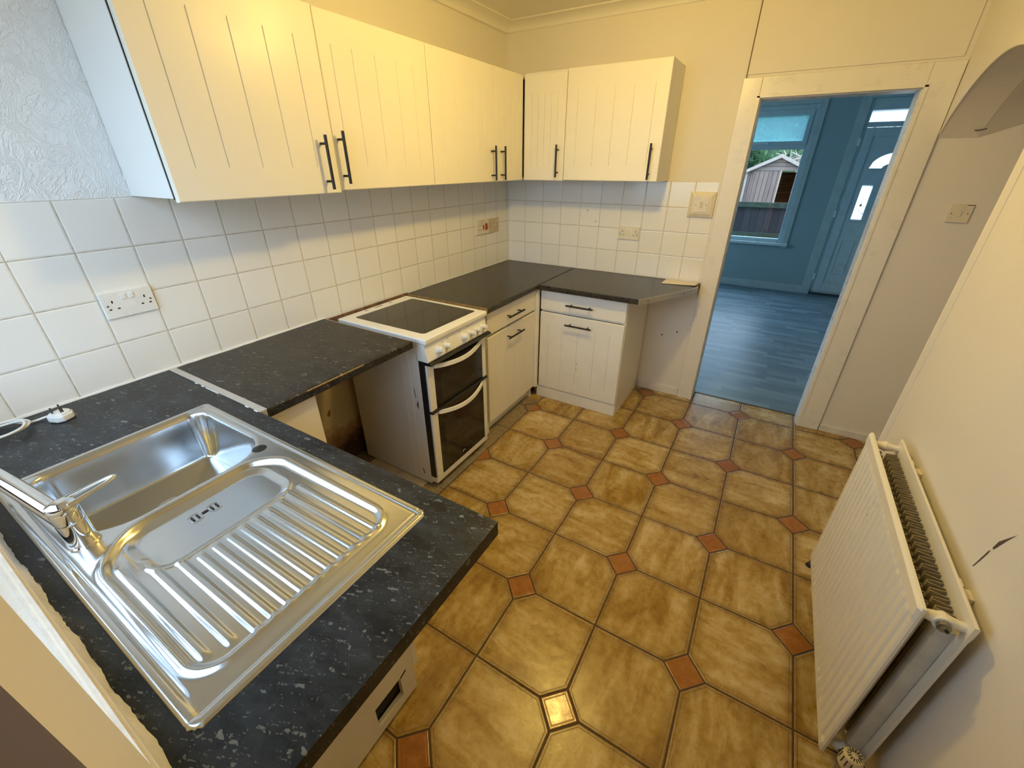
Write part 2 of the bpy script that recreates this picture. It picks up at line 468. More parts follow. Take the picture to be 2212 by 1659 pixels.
        ob = bpy.data.objects.new(name, me); COL.objects.link(ob)
        if wnm:
            wm = ob.modifiers.new('face_normals', 'WEIGHTED_NORMAL'); wm.keep_sharp = True
        if parent is not None: ob.parent = parent
        else: ob.location = o
        ORG[ob.name] = o
        return ob
def build_each(mb, name, mats, parent):
    """every loose piece of the builder becomes a part of its own"""
    par = list(range(len(mb.v)))
    def fi(i):
        while par[i] != i: par[i] = par[par[i]]; i = par[i]
        return i
    for f in mb.f:
        for k in f[1:]: par[fi(k)] = fi(f[0])
    groups = {}
    for n, f in enumerate(mb.f): groups.setdefault(fi(f[0]), []).append(n)
    out = []
    for g in groups.values():
        q = MB(); mp = {}
        for n in g:
            for k in mb.f[n]:
                if k not in mp: mp[k] = len(q.v); q.v.append(mb.v[k])
            q.f.append(tuple(mp[k] for k in mb.f[n])); q.mi.append(mb.mi[n]); q.sm.append(mb.sm[n])
        out.append(q.build(name, mats, parent))
    return out
MB.each = build_each
ORG = {}
def tag(o, label=None, cat=None, group=None, kind=None):
    if label: o['label'] = label
    if cat: o['category'] = cat
    if group: o['group'] = group
    if kind: o['kind'] = kind
    return o
def thing(name, loc, label, cat, group=None):
    o = bpy.data.objects.new(name, None); o.empty_display_size = .05; COL.objects.link(o); o.location = loc
    ORG[o.name] = Vector(loc); return tag(o, label, cat, group)
def root(name, loc=(0, 0, 0)):
    o = bpy.data.objects.new(name, None); o.empty_display_size = .05; COL.objects.link(o); o.location = loc
    ORG[o.name] = Vector(loc); o['kind'] = 'structure'; return o
def struct(name, mb, mats, parent=None):
    o = mb.build(name, mats, parent)
    if parent is None: o['kind'] = 'structure'
    return o
def lab(o, l): o['label'] = l; return o

# ---------------------------------------------------------------- room shell
XR = 2.4275; YN = -3.075; ZC = 2.40
WT = .868      # worktop height (far pieces)
WN = .880      # worktop height (sink side)
TT = .003      # tiles stand this proud of the wall face

struct('floor', MB().box(-.12, 3.45, -3.25, .125, -.1, 0), M['floor'])
# left wall: bare wall below the tiles, relief paper by the window, plaster above the cupboards
wl = root('wall_left')
MB().box(-.12, -TT, -3.25, 0, 0, .868).build('bare_wall', M['bare'], wl)
MB().box(-.12, -TT, -3.25, -2.0, .868, ZC).build('relief_wallpaper', M['relief'], wl)
MB().box(-.12, -TT, -2.0, 0, .868, ZC).build('plaster', M['plaster'], wl)
MB().box(-TT, 0, YN, 0, WT + .004, 1.4801, .0012).build('wall_tiles', M['tile_l'], wl)
MB().box(-TT - .001, .0005, -1.795, -1.20, .80, WT + .004).build('bare_plaster_strip', M['brown_bare'], wl)
sb = MB()
def bead(p0, p1, r):
    n = 40; pts = [(p0[0]+(p1[0]-p0[0])*i/n, p0[1]+(p1[1]-p0[1])*i/n, p0[2]+(p1[2]-p0[2])*i/n+random.uniform(-.0008, .0008)) for i in range(n+1)]
    sb.tube(pts, [r*random.uniform(.75, 1.25) for _ in pts], 8, sub=1)
bead((.001, -3.07, WN + .002), (.001, -1.80, WN + .002), .0058)
bead((.001, -1.20, WT + .002), (.001, -.004, WT + .002), .0035)
sb.each('sealant_bead', M['seal'], wl)
lab(MB().box(-.0, .0008, -1.93, -1.80, .0, .0).build('wall_base_line', M['bare'], wl), 'bare wall base') if False else None

# back wall with the doorway
wb = root('wall_back')
b = MB()
b.box(-.12, 1.615, 0, .125, 0, ZC); b.box(1.615, 2.31, 0, .125, 1.90, ZC); b.box(2.31, 3.45, 0, .125, 0, ZC)
b.build('plaster', M['plaster'], wb)
MB().box(0, 1.506, -TT, 0, WT + .004, 1.4801, .0012).build('wall_tiles', M['tile_b'], wb)
# raised boarding over the doorway
b = MB(); b.box(1.533, 2.405, -.007, 0, 2.004, 2.352, .0015)
b.build('boarding', M['plaster'], wb)
MB().box(1.5285, 1.5318, -.0078, .0, 1.992, 2.352).build('board_gap', simple('board_gap_brown', (.16, .09, .03), .8), wb)
sb = MB(); bead((.004, -.002, WT + .002), (1.50, -.002, WT + .002), .0035); sb.each('sealant_bead', M['seal'], wb)
b = MB()
for px_, pz in ((.672, 1.281), (.741, 1.212)):
    b.lathe([(.004, 0), (.0035, .0012), (.001, .0016)], (px_, -TT, pz), (0, -1, 0), 10)
b.each('drill_hole', M['brass_dull'], wb)
MB().box(1.5145, 1.530, -.0195, -.0185, 1.328, 1.352).build('paint_patch', M['plug_old'], wb) if False else None
b = MB()
for px_, pz in ((1.43, .50), (1.33, .46)):
    b.lathe([(.006, 0), (.005, .0015), (.001, .002)], (px_, 0, pz), (0, -1, 0), 10)
b.each('plug_hole', M['brass_dull'], wb)

# near wall with the kitchen window over the sink
wn = root('wall_near')
b = MB(); WX0, WX1, WZ0, WZ1 = .07, 1.46, .955, 2.20
b.box(-.12, WX0, -3.25, YN, 0, ZC); b.box(WX1, 3.45, -3.25, YN, 0, ZC); b.box(WX0, WX1, -3.25, YN, 0, WZ0 - .012); b.box(WX0, WX1, -3.25, YN, WZ1, ZC)
b.build('plaster', M['plaster'], wn)
# ragged filler between the worktop and the sill
pts = []; n = 170
for i in range(n+1):
    xx = .07 + (1.52-.07)*i/n; pts.append((xx, -3.068 + .0013*math.sin(i*.23)+.0008*math.sin(i*.61+1) + random.uniform(-.0009, .0009), WN + .002))
b = MB(); vs = []; fs = []
for (xx, yy, zz) in pts:
    k = random.uniform(-.0015, .0015)
    vs += [(xx, yy, zz), (xx, yy-.004, zz+.012+k), (xx, -3.0765, zz+.03+k), (xx, -3.079, WZ0-.002), (xx, -3.09, WZ0 + .001)]
for i in range(n):
    for j in range(4): fs.append((i*5+j, (i+1)*5+j, (i+1)*5+j+1, i*5+j+1))
b.add(vs, fs, 0, True); b.build('ragged_filler', M['rawplaster'], wn)
struct('door_2', MB().box(1.692, 2.40, -3.085, -3.0738, 0, 2.05), M['frame_brown'])
wk = root('window_2')
b = MB(); b.box(WX0, WX1, -3.145, -3.082, WZ0 - .012, WZ0, .003); b.build('window_sill', M['frame_brown'] if False else M['white_gloss'], wk)
b = MB(); fy0, fy1 = -3.20, -3.148; t = .055
b.box(WX0, WX1, fy0, fy1, WZ0, WZ0+t, .004); b.box(WX0, WX1, fy0, fy1, WZ1-t, WZ1, .004)
b.box(WX0, WX0+t, fy0, fy1, WZ0+t, WZ1-t, .004); b.box(WX1-t, WX1, fy0, fy1, WZ0+t, WZ1-t, .004); b.box(.81, .86, fy0, fy1, WZ0+t, WZ1-t, .004)
b.build('window_frame', M['frame_brown'], wk)
MB().box(WX0+t, WX1-t, -3.176, -3.172, WZ0+t, WZ1-t).build('window_pane', M['pane'], wk)

# right wall with the arched recess
wr = root('wall_right')
def arch_z(y): return 1.94 - .728 + math.sqrt(max(0, .728**2 - (y + .555)**2))
YE = -1.11
def arch_slab(x0, x1, mb, top=ZC):
    n = 36; ys = [YE + (0-YE)*i/n for i in range(n+1)]
    vs = []; fs = []
    for y in ys:
        z = arch_z(y); vs += [(x0, y, z), (x0, y, top), (x1, y, z), (x1, y, top)]
    for i in range(n):
        a = i*4; c = a+4
        fs += [(a, a+1, c+1, c), (a+2, c+2, c+3, a+3), (a, c, c+2, a+2), (a+1, a+3, c+3, c+1)]
    fs += [(0, 2, 3, 1), (n*4, n*4+1, n*4+3, n*4+2)]
    mb.add(vs, fs)
b = MB(); b.box(XR, XR+.145, -3.25, YE, 0, ZC, .0); arch_slab(XR, XR+.145, b); b.build('plaster', M['plaster'], wr)
# corner bead down the end of the wall and round the arch
b = MB(); b.tube([(XR, YE, 0), (XR, YE, arch_z(YE))], .0045, 8)
b.tube([(XR, y, arch_z(y)) for y in [YE + .02 + (-.02-YE-.02)*i/24 for i in range(25)]], .004, 8, sub=2)
b.box(XR-.0035, XR, YE-.052, YE-.004, 0, arch_z(YE)-.0, .0012); b.build('corner_bead', M['plaster'], wr)
# deep gouge above the radiator
P = [(-2.036, .93), (-1.985, .868), (-1.972, .80), (-1.968, .768), (-1.974, .776), (-1.990, .80), (-2.000, .865), (-2.02, .905)]
g = MB(); g.add([(XR-.0006, p[0]*1.0, p[1]) for p in [(-2.020, .915), (-2.004, .890), (-1.990, .868), (-1.986, .845), (-1.992, .846), (-1.998, .862), (-2.008, .888)]], [tuple(range(7))], 0)
g.add([(XR-.0006, y, z) for y, z in [(-1.986, .838), (-1.982, .832), (-1.974, .79), (-1.970, .770), (-1.974, .776), (-1.980, .80), (-1.986, .828)]], [tuple(range(7))], 0)
g.each('gouge', M['scar'], wr)
# recess behind the arch
al = root('wall_recess')
b = MB(); b.box(3.35, 3.45, -3.25, 0, 0, ZC); b.box(XR+.145, 3.35, YE-.1, YE, 0, ZC)
b.build('plaster', M['plaster'], al)
b = MB(); vs = []; fs = []; n = 30
for i in range(n+1):
    y = YE + (0-YE)*i/n; z = arch_z(y)
    vs += [(XR+.146, y, z), (3.35, y, z + .30), (3.35, y, z + .31), (XR+.146, y, z+.01)]
for i in range(n):
    a = 4*i; c = a+4
    for j in range(4): fs.append((a+j, c+j, c+(j+1) % 4, a+(j+1) % 4))
b.add(vs, fs, 0, True); b.build('stair_soffit', M['plaster'], al)

struct('ceiling', MB().box(-.12, 3.45, -3.25, .125, ZC, ZC + .1), M['ceiling'])
# coving
def coving(axis, a, b_, fixed, sgn, name):
    prof = [(0, ZC-.048), (.006, ZC-.048), (.010, ZC-.044)]
    for k in range(9):
        t = k/8*PI/2; prof.append((.010 + (1-math.cos(t))*.068, ZC-.044+math.sin(t)*.036))
    prof += [(.085, ZC-.006), (.085, ZC), (0, ZC)]
    pts = [(fixed + sgn*p[0], p[1]) for p in prof]
    return struct(name, MB().prism(pts, axis, a, b_), M['ceiling'])
coving('y', YN, 0, 0, 1, 'trim_1'); coving('x', 0, XR, 0, -1, 'trim_2')

# door surround: architrave, lining
tr = root('trim_3')
b = MB()
def arch_leg(x0, x1, z0, z1):
    b.box(x0, x1, -.020, 0, z0, z1, .003)
b.box(1.520, 1.615, -.018, 0, 0, 1.99, .004); b.box(2.31, 2.425, -.018, 0, 0, 1.99, .004); b.box(1.615, 2.31, -.018, 0, 1.90, 1.99, .004)
b.box(1.605, 1.622, -.022, -.016, 0, 1.905, .002); b.box(2.303, 2.320, -.022, -.016, 0, 1.905, .002); b.box(1.605, 2.320, -.022, -.016, 1.893, 1.908, .002)
b.build('architrave', M['white_gloss'], tr)
b = MB(); b.box(1.615, 1.627, -.004, .130, 0, 1.90, .002); b.box(2.298, 2.31, -.004, .130, 0, 1.90, .002); b.box(1.627, 2.298, -.004, .130, 1.888, 1.90, .002)
b.build('door_lining', M['white_gloss'], tr)
struct('trim_4', MB().box(1.627, 2.298, .118, .134, -.004, .003, .001), M['brass_dull'])
bs = MB(); bs.box(1.216, 1.519, -.012, 0, 0, .062, .003); struct('baseboard_back', bs, M['skirt_w'])
struct('baseboard_recess', MB().box(2.43, 3.35, -.012, 0, 0, .045, .003), M['skirt_w'])

# ---------------------------------------------------------------- the blue front room
YF = 3.90; FX0, FX1 = -.70, 1.99
struct('floor', MB().box(-1.3, 3.9, .125, YF+.15, -.1, .0005), M['vinyl'])
struct('ceiling', MB().box(-1.3, 3.9, .125, YF+.15, ZC+.1, ZC+.2), M['ceiling'])
wf = MB(); z1 = ZC+.1
DX0, DX1 = 2.46, 3.30
wf.box(-1.3, FX0, YF, YF+.15, 0, z1); wf.box(FX0, FX1, YF, YF+.15, 0, .625); wf.box(FX0, FX1, YF, YF+.15, 2.215, z1)
wf.box(FX1, DX0, YF, YF+.15, 0, z1); wf.box(DX0, DX1, YF, YF+.15, 2.235, z1); wf.box(DX1, 3.9, YF, YF+.15, 0, z1)
struct('wall_front', wf, M['blue_wall'])
b = MB(); b.box(-1.4, -1.3, .125, 1.2, 0, z1); b.box(-1.4, -1.3, 2.8, YF+.15, 0, z1); b.box(-1.4, -1.3, 1.2, 2.8, 0, .7); b.box(-1.4, -1.3, 1.2, 2.8, 2.1, z1)
struct('wall_front_left', b, M['blue_wall'])
w3 = root('added_window'); b = MB()  # unseen side window, added to bring more daylight into the front room
b.box(-1.38, -1.32, 1.2, 2.8, .70, .76, .003); b.box(-1.38, -1.32, 1.2, 2.8, 2.04, 2.1, .003); b.box(-1.38, -1.32, 1.2, 1.26, .76, 2.04, .003); b.box(-1.38, -1.32, 2.74, 2.8, .76, 2.04, .003)
b.build('window_frame', M['upvc_dim'], w3)
MB().box(-1.352, -1.348, 1.26, 2.74, .76, 2.04).build('window_pane', M['pane'], w3)
struct('wall_front_right', MB().box(3.9, 4.0, .125, YF+.15, 0, z1), M['blue_wall'])
fb = MB(); fb.box(-1.3, 1.615, .125, .13, 0, z1); fb.box(1.615, 2.31, .125, .13, 1.90, z1); fb.box(2.31, 3.9, .125, .13, 0, z1)
struct('wall_partition', fb, M['blue_wall'])
struct('baseboard_front', MB().box(-1.3, 2.375, YF-.018, YF, 0, .098, .004), M['skirt_b'])
# window
w1 = root('window_1')
b = MB(); yf = YF
b.box(FX1, FX1+.058, yf-.016, yf, .565, 2.285, .003); b.box(FX0-.058, FX0, yf-.016, yf, .565, 2.285, .003)
b.box(FX0, FX1, yf-.016, yf, 2.215, 2.285, .003)
b.build('window_surround', M['skirt_b'], w1)
b = MB(); b.box(FX0-.06, FX1+.06, yf-.055, yf+.03, .592, .626, .004); b.build('window_sill', M['upvc'], w1)
b = MB(); y0, y1 = yf+.0, yf+.06
b.box(FX1-.062, FX1, y0, y1, .626, 2.215, .004); b.box(FX0, FX0+.062, y0, y1, .626, 2.215, .004)
b.box(FX0+.062, FX1-.062, y0, y1, .626, .675, .004); b.box(FX0+.062, FX1-.062, y0, y1, 2.155, 2.215, .004)
b.box(FX0+.062, FX1-.062, y0, y1, 1.740, 1.800, .004); b.build('window_frame', M['upvc_dim'], w1)
b = MB(); y0, y1 = yf-.012, yf+.05
b.box(FX1-.10, FX1-.052, y0, y1, 1.79, 2.165, .004); b.box(FX0+.052, FX0+.10, y0, y1, 1.79, 2.165, .004)
b.box(FX0+.10, FX1-.10, y0, y1, 1.79, 1.832, .004); b.box(FX0+.10, FX1-.10, y0, y1, 2.110, 2.165, .004); b.build('top_sash', M['upvc_dim'], w1)
b = MB(); b.box(1.38, 1.50, yf-.03, yf-.014, 1.803, 1.815, .003); b.box(1.50, 1.53, yf-.026, yf-.012, 1.797, 1.82, .003); b.build('window_latch', M['upvc'], w1)
MB().box(FX0+.10, FX1-.10, yf+.018, yf+.022, 1.832, 2.110).build('top_pane', M['pane_misty'], w1)
MB().box(FX0+.062, FX1-.062, yf+.028, yf+.032, .675, 1.740).build('lower_pane', M['pane'], w1)
b = MB(); b.box(FX0+.062, FX1-.062, yf+.02, yf+.04, .975, .985); b.build('glazing_line', M['upvc'], w1) if False else None

# entrance door
d1 = root('door_1')
b = MB(); b.box(2.365, DX0, YF-.018, YF, 0, 2.29, .004); b.box(DX1, DX1+.09, YF-.018, YF, 0, 2.29, .004); b.box(DX0, DX1, YF-.018, YF, 2.235, 2.29, .004)
b.build('architrave', M['skirt_b'], d1)
b = MB(); b.box(DX0, DX0+.035, YF, YF+.07, .03, 2.235, .004); b.box(DX1-.035, DX1, YF, YF+.07, .03, 2.235, .004)
b.box(DX0+.035, DX1-.035, YF, YF+.07, 2.12, 2.235, .004); b.box(DX0+.035, DX1-.035, YF, YF+.07, 1.955, 2.005, .004); b.box(DX0, DX1, YF, YF+.07, .0, .05, .003)
b.build('door_frame', M['upvc_dim'], d1)
MB().box(DX0+.035, DX1-.035, YF+.03, YF+.036, 2.005, 2.12).build('transom_pane', M['pane_obscure'], d1)
LX0, LX1 = DX0+.035, DX1-.035; xc = (LX0+LX1)/2; fz = 1.533
def door_leaf():
    """leaf as one sheet with holes for the half-round fan and two upright lights"""
    b = MB(); yb, yf_ = YF+.035, YF-.004
    # fan: outer ellipse a,b ; inner ellipse c,d
    n = 24; A, B = .235, .165; Cc, D = .115, .055
    zs = lambda x: fz + B*math.sqrt(max(0, 1-((x-xc)/A)**2)); zi = lambda x: fz + D*math.sqrt(max(0, 1-((x-xc)/Cc)**2)) if abs(x-xc) < Cc else fz
    cols = [LX0, xc-A] + [xc-A+2*A*i/n for i in range(1, n)] + [xc+A, LX1]
    for i in range(len(cols)-1):
        xa, xb = cols[i], cols[i+1]
        def quad(z00, z01, z10, z11):
            vs = [(xa, yf_, z00), (xb, yf_, z10), (xb, yf_, z11), (xa, yf_, z01), (xa, yb, z00), (xb, yb, z10), (xb, yb, z11), (xa, yb, z01)]
            b.add(vs, [(0, 1, 2, 3), (5, 4, 7, 6), (0, 4, 5, 1), (3, 2, 6, 7)])
        if xa < xc-A-1e-6 or xa > xc+A-1e-6: quad(1.45, 1.95, 1.45, 1.95)
        else:
            quad(zs(xa), 1.95, zs(xb), 1.95); quad(1.45, zi(xa), 1.45, zi(xb))
    px0, px1 = 2.640, 2.748; qx0, qx1 = 2*xc-px1, 2*xc-px0
    b.box(LX0, px0, yf_, yb, .055, 1.45); b.box(px1, qx0, yf_, yb, .055, 1.45); b.box(qx1, LX1, yf_, yb, .055, 1.45)
    for a_, c_ in ((px0, px1), (qx0, qx1)):
        b.box(a_, c_, yf_, yb, .055, .967); b.box(a_, c_, yf_, yb, 1.352, 1.45)
    return b, (px0, px1, qx0, qx1)
b, (px0, px1, qx0, qx1) = door_leaf()
leaf = b.build('door_leaf', M['upvc_dim'], d1)
b = MB()
b.box(LX0, LX0+.085, YF-.014, YF-.004, .055, 1.95, .004); b.box(LX1-.085, LX1, YF-.014, YF-.004, .055, 1.95, .004)
b.box(LX0+.085, LX1-.085, YF-.014, YF-.004, 1.86, 1.95, .004); b.box(LX0+.085, LX1-.085, YF-.014, YF-.004, .055, .145, .004)
for a_, c_ in ((px0-.01, px1+.012), (qx0-.012, qx1+.01)):
    b.box(a_, c_, YF-.012, YF-.004, .300, .306, .001); b.box(a_, c_, YF-.012, YF-.004, .712, .718, .001)
    b.box(a_-.004, a_+.002, YF-.009, YF-.004, .30, .715, .001); b.box(c_-.002, c_+.004, YF-.009, YF-.004, .30, .715, .001)
    b.box(a_-.01, c_+.01, YF-.016, YF-.004, .945, .962, .003)
b.build('door_moulding', M['upvc_dim'], leaf)
b = MB(); n = 24; A, B, Cc, D = .235, .165, .115, .055
for s_, yy in ((1, YF+.012), ):
    vs = []; fs = []
    for i in range(n+1):
        a = PI*i/n; vs += [(xc+A*math.cos(a), yy, fz+B*math.sin(a)), (xc+Cc*math.cos(a), yy, fz+D*math.sin(a))]
    for i in range(n): fs.append((2*i, 2*i+1, 2*i+3, 2*i+2))
    b.add(vs, fs)
b.box(px0, px1, YF+.010, YF+.014, .967, 1.352); b.box(qx0, qx1, YF+.010, YF+.014, .967, 1.352)
b.each('door_pane', M['pane_obscure'], leaf)
b = MB()
def strip(p, q, r=.0022): b.tube([p, q], r, 6)
for cx_ in ((px0+px1)/2, (qx0+qx1)/2):
    yy = YF+.006
    for cz, rx, rz in ((1.255, .034, .045), (1.10, .036, .04)):
        pts = [(cx_, yy, cz+rz), (cx_+rx*.35, yy, cz+rz*.3), (cx_+rx, yy, cz), (cx_+rx*.35, yy, cz-rz*.3), (cx_, yy, cz-rz), (cx_-rx*.35, yy, cz-rz*.3), (cx_-rx, yy, cz), (cx_-rx*.35, yy, cz+rz*.3)]
        b.tube(pts, .002, 6, closed=True, smoothpath=False)
    strip((cx_, yy, 1.21), (cx_, yy, 1.14)); strip((cx_-.05, yy, 1.03), (cx_, yy, 1.07)); strip((cx_+.05, yy, 1.03), (cx_, yy, 1.07)); strip((cx_-.05, yy, 1.0), (cx_+.05, yy, 1.04))
cc = [(xc+.02*math.cos(a), YF+.006, fz+.115+.02*math.sin(a)) for a in [2*PI*i/12 for i in range(12)]]
b.tube(cc, .002, 6, closed=True, smoothpath=False); strip((xc-.02, YF+.006, fz+.11), (xc-.1, YF+.006, fz+.04)); strip((xc+.02, YF+.006, fz+.11), (xc+.1, YF+.006, fz+.04))
b.build('leading', M['lead'], leaf)
b = MB()
for cx_ in ((px0+px1)/2, (qx0+qx1)/2): b.prism([(cx_-.016, 1.13), (cx_, 1.15), (cx_+.016, 1.13), (cx_, 1.11)], 'y', YF+.004, YF+.008)
b.each('amber_diamond', M['amber'], leaf)
b = MB()
for hz in (.235, 1.02, 1.805): b.box(2.452, 2.478, YF-.022, YF-.004, hz-.04, hz+.04, .004)
b.each('door_hinge', M['upvc'], leaf)
b = MB(); b.box(LX1-.07, LX1-.035, YF-.02, YF-.012, .93, 1.17, .004); b.tube([(LX1-.052, YF-.02, 1.08), (LX1-.052, YF-.055, 1.08), (LX1-.08, YF-.06, 1.08), (LX1-.17, YF-.058, 1.08)], .009, 10); b.build('door_handle', M['chrome'], leaf)
MB().box(DX0, DX1, YF-.03, YF+.0, .0, .03, .002).build('door_threshold', M['gasket'], d1)

# ---------------------------------------------------------------- garden
tag(MB().box(-25, 25, YF+.16, 40, -.35, -.22).build('ground', M['grass']), kind='structure')
tag(MB().box(-25, 25, -30, -3.26, -.35, -.22).build('ground', M['grass']), kind='structure')
fe = thing('garden_fence', (1.0, 6.0, -.22), 'low dark timber garden fence seen through the front room window', 'fence')
b = MB(); b.box(-3, 6, 6.0, 6.02, -.22, .985); b.build('fence_boards', M['fence'], fe)
b = MB(); b.box(-3, 6, 5.955, 6.0, .905, .99, .004); b.box(-3, 6, 5.96, 6.0, .42, .49, .004); b.each('fence_rail', M['fence_rail'], fe)
sh = thing('garden_shed', (1.61, 9, -.22), 'pale weathered timber shed with a pitched roof and open doorway', 'shed')
SX0, SX1, SE, SA, SXC = .97, 2.25, 1.43, 1.735, 1.61
b = MB()
b.box(SX0, 1.655, 9.0, 9.03, -.22, 1.45); b.box(1.97, SX1, 9.0, 9.03, -.22, 1.45); b.box(SX0, SX0+.03, 9.03, 10.6, -.22, SE); b.box(SX1-.03, SX1, 9.03, 10.6, -.22, SE)
b.each('shed_wall', M['shed'], sh)
b = MB(); b.prism([(SX0, 1.45), (SX1, 1.45), (SXC, SA)], 'y', 8.99, 9.03); b.build('shed_gable', M['shed_gable'], sh)
b = MB(); b.box(SX0+.03, SX1-.03, 10.57, 10.6, -.22, 1.40); b.build('shed_inner_wall', M['shed_in'], sh)
b = MB()
for sx in (-1, 1):
    ex = SXC + sx*.72
    b.prism([(SXC, SA+.005), (ex, SE-.03), (ex, SE+.0), (SXC, SA+.04)], 'y', 8.93, 10.7)
b.each('shed_roof', M['felt'], sh)
b = MB()
for sx in (-1, 1):
    ex = SXC + sx*.72
    b.prism([(SXC, SA-.03), (ex, SE-.065), (ex, SE+.005), (SXC, SA+.045)], 'y', 8.90, 8.93)
b.each('bargeboard', M['shed_trim'], sh)
b = MB(); b.box(1.14, 1.655, 8.965, 8.99, -.15, 1.44, .003); b.build('shed_door', M['shed'], sh)
b = MB(); b.box(SX0, SX0+.05, 8.975, 8.995, -.22, 1.43, .003); b.box(1.655, 1.69, 8.975, 8.995, -.22, 1.45, .003); b.each('corner_trim', M['shed_trim'], sh)
ln = thing('timber_batten', (.85, 8.9, -.2), 'white batten leaning against the left side of the shed', 'batten')
b = MB(); b.tube([(.62, 8.7, -.2), (.93, 8.98, 1.30)], .022, 8); b.tube([(.55, 8.7, -.2), (.88, 9.0, 1.1)], .02, 8); b.each('batten', M['post_white'], ln)

def tree(name, cx_, cy, cz, r, h, label, nleaf, leafs):
    t = thing(name, (cx_, cy, -.22), label, 'tree', None)
    MB().tube([(cx_, cy, -.25), (cx_+.05, cy, cz-.5*h), (cx_-.03, cy+.05, cz)], [.16, .12, .06], 10).build('trunk', M['bark'], t)
    b = MB(); vs = []; fs = []
    for i in range(nleaf):
        d = rng.normal(size=3); d /= np.linalg.norm(d); k = rng.uniform(.55, 1.0)**.5
        lump = 1 + .22*math.sin(5*d[0]+3*d[2]+cx_) + .16*math.sin(9*d[1]+7*d[2])
        c = np.array([cx_ + d[0]*r*k*lump, cy + d[1]*r*.8*k*lump, cz + d[2]*h*.5*k*lump])
        a = rng.normal(size=3); a /= np.linalg.norm(a); a = a*.6 + np.array([d[0], d[1], -.3]); a /= np.linalg.norm(a)
        bb = np.cross(a, rng.normal(size=3)); bb /= np.linalg.norm(bb); L = leafs*rng.uniform(.6, 1.3)
        o = len(vs); vs += [c - a*L, c + bb*L*.35, c + a*L, c - bb*L*.35]; fs.append((o, o+1, o+2, o+3))
    b.add([tuple(v) for v in vs], fs)
    core = bmesh.new(); bmesh.ops.create_icosphere(core, subdivisions=4, radius=1)
    for v in core.verts:
        d = v.co.normalized(); lump = 1 + .22*math.sin(5*d[0]+3*d[2]+cx_) + .16*math.sin(9*d[1]+7*d[2]) + random.uniform(-.05, .05)
        v.co = Vector((cx_ + d[0]*r*.80*lump, cy + d[1]*r*.64*lump, cz + d[2]*h*.40*lump))
    b.bm(core, 0, True)
    b.build('foliage', M['leaf'], t); return t
tree('garden_tree', 1.0, 15.0, 2.3, 2.7, 4.4, 'dense green conifer behind the shed, filling the front room window', 9000, .12)
tree('garden_tree', 6.6, 16.5, 3.0, 1.9, 5.2, 'green tree at the right beyond the fence, right of the shed', 2500, .14)
tree('garden_tree', -4.9, 16.5, 3.0, 2.2, 5.2, 'green tree at the far left beyond the fence, left of the shed', 2500, .14)
bp = thing('cut_branches', (1.9, 10.95, -.22), 'tangle of bare pale branches standing behind the shed roof', 'branches')
b = MB()
for bx in (1.55, 1.95, 2.35): b.tube([(bx, 10.95, -.22), (bx+.04, 10.97, .8), (bx, 10.95, 1.72)], [.035, .03, .02], 8)
for i in range(26):
    p = Vector((random.uniform(1.45, 2.3), random.uniform(10.85, 11.1), 1.62+random.uniform(0, .12))); q = p + Vector((random.uniform(-.4, .4), random.uniform(-.1, .1), random.uniform(.06, .26)))
    b.tube([p, (p+q)/2 + Vector((random.uniform(-.05, .05), 0, random.uniform(-.05, .05))), q], [.016, .013, .006], 6, sub=3)
b.each('branch', M['shed_trim'], bp)

# ---------------------------------------------------------------- cupboard fronts
def front(axis, base, u0, u1, z0, z1, th=.018, grooves=(), gz=(0, 0), dep=.0042, gw=.0042, edge=.003):
    """grooved slab door. axis 'x': faces +x at x=base..base+th, u runs along y ; axis '-y': faces -y, u runs along x"""
    def P(u, z, w): return (base + w, u, z) if axis == 'x' else (u, base - w, z)
    us = {u0: 0, u0+edge: 1, u1-edge: 1, u1: 0}; gset = {}
    for g in grooves:
        for d, k in ((-gw/2, 1), (0, 2), (gw/2, 1)): us[round(g+d, 6)] = k
    U = sorted(us); Z = [z0, z0+edge] + ([gz[0]-.006, gz[0], gz[1], gz[1]+.006] if grooves else []) + [z1-edge, z1]
    vs = []; idx = {}
    for i, u in enumerate(U):
        for j, z in enumerate(Z):
            w = th
            if i in (0, len(U)-1) or j in (0, len(Z)-1): w = th - edge*.8
            if us[u] == 2 and grooves and gz[0]-1e-9 <= z <= gz[1]+1e-9: w = th - dep
            idx[i, j] = len(vs); vs.append(P(u, z, w))
    fs = [(idx[i, j], idx[i+1, j], idx[i+1, j+1], idx[i, j+1]) for i in range(len(U)-1) for j in range(len(Z)-1)]
    nb = {}
    ring = [(i, 0) for i in range(len(U))] + [(len(U)-1, j) for j in range(1, len(Z))] + [(i, len(Z)-1) for i in range(len(U)-2, -1, -1)] + [(0, j) for j in range(len(Z)-2, 0, -1)]
    for k in ring: nb[k] = len(vs); vs.append(P(U[k[0]], Z[k[1]], 0))
    for a, c in zip(ring, ring[1:]+ring[:1]): fs.append((idx[a], nb[a], nb[c], idx[c]))
    fs.append(tuple(nb[k] for k in ring))
    b = MB(); b.add(vs, fs); return b
def bar_handle(axis, base, along, c, mid, L=.185, so=.034, r=.006, cc=.128):
    """bar on two posts; base = face coordinate, c = fixed coordinate, mid = centre along the bar"""
    b = MB()
    def P(w, t): # w out from face, t along bar
        if axis == 'x': return (base + w, c, mid + t) if along == 'z' else (base + w, mid + t, c)
        return (c, base - w, mid + t) if along == 'z' else (mid + t, base - w, c)
    b.tube([P(so, -L/2), P(so, L/2)], r, 14)
    for s in (-1, 1): b.tube([P(0, s*cc/2), P(so, s*cc/2)], r*.75, 10)
    return b

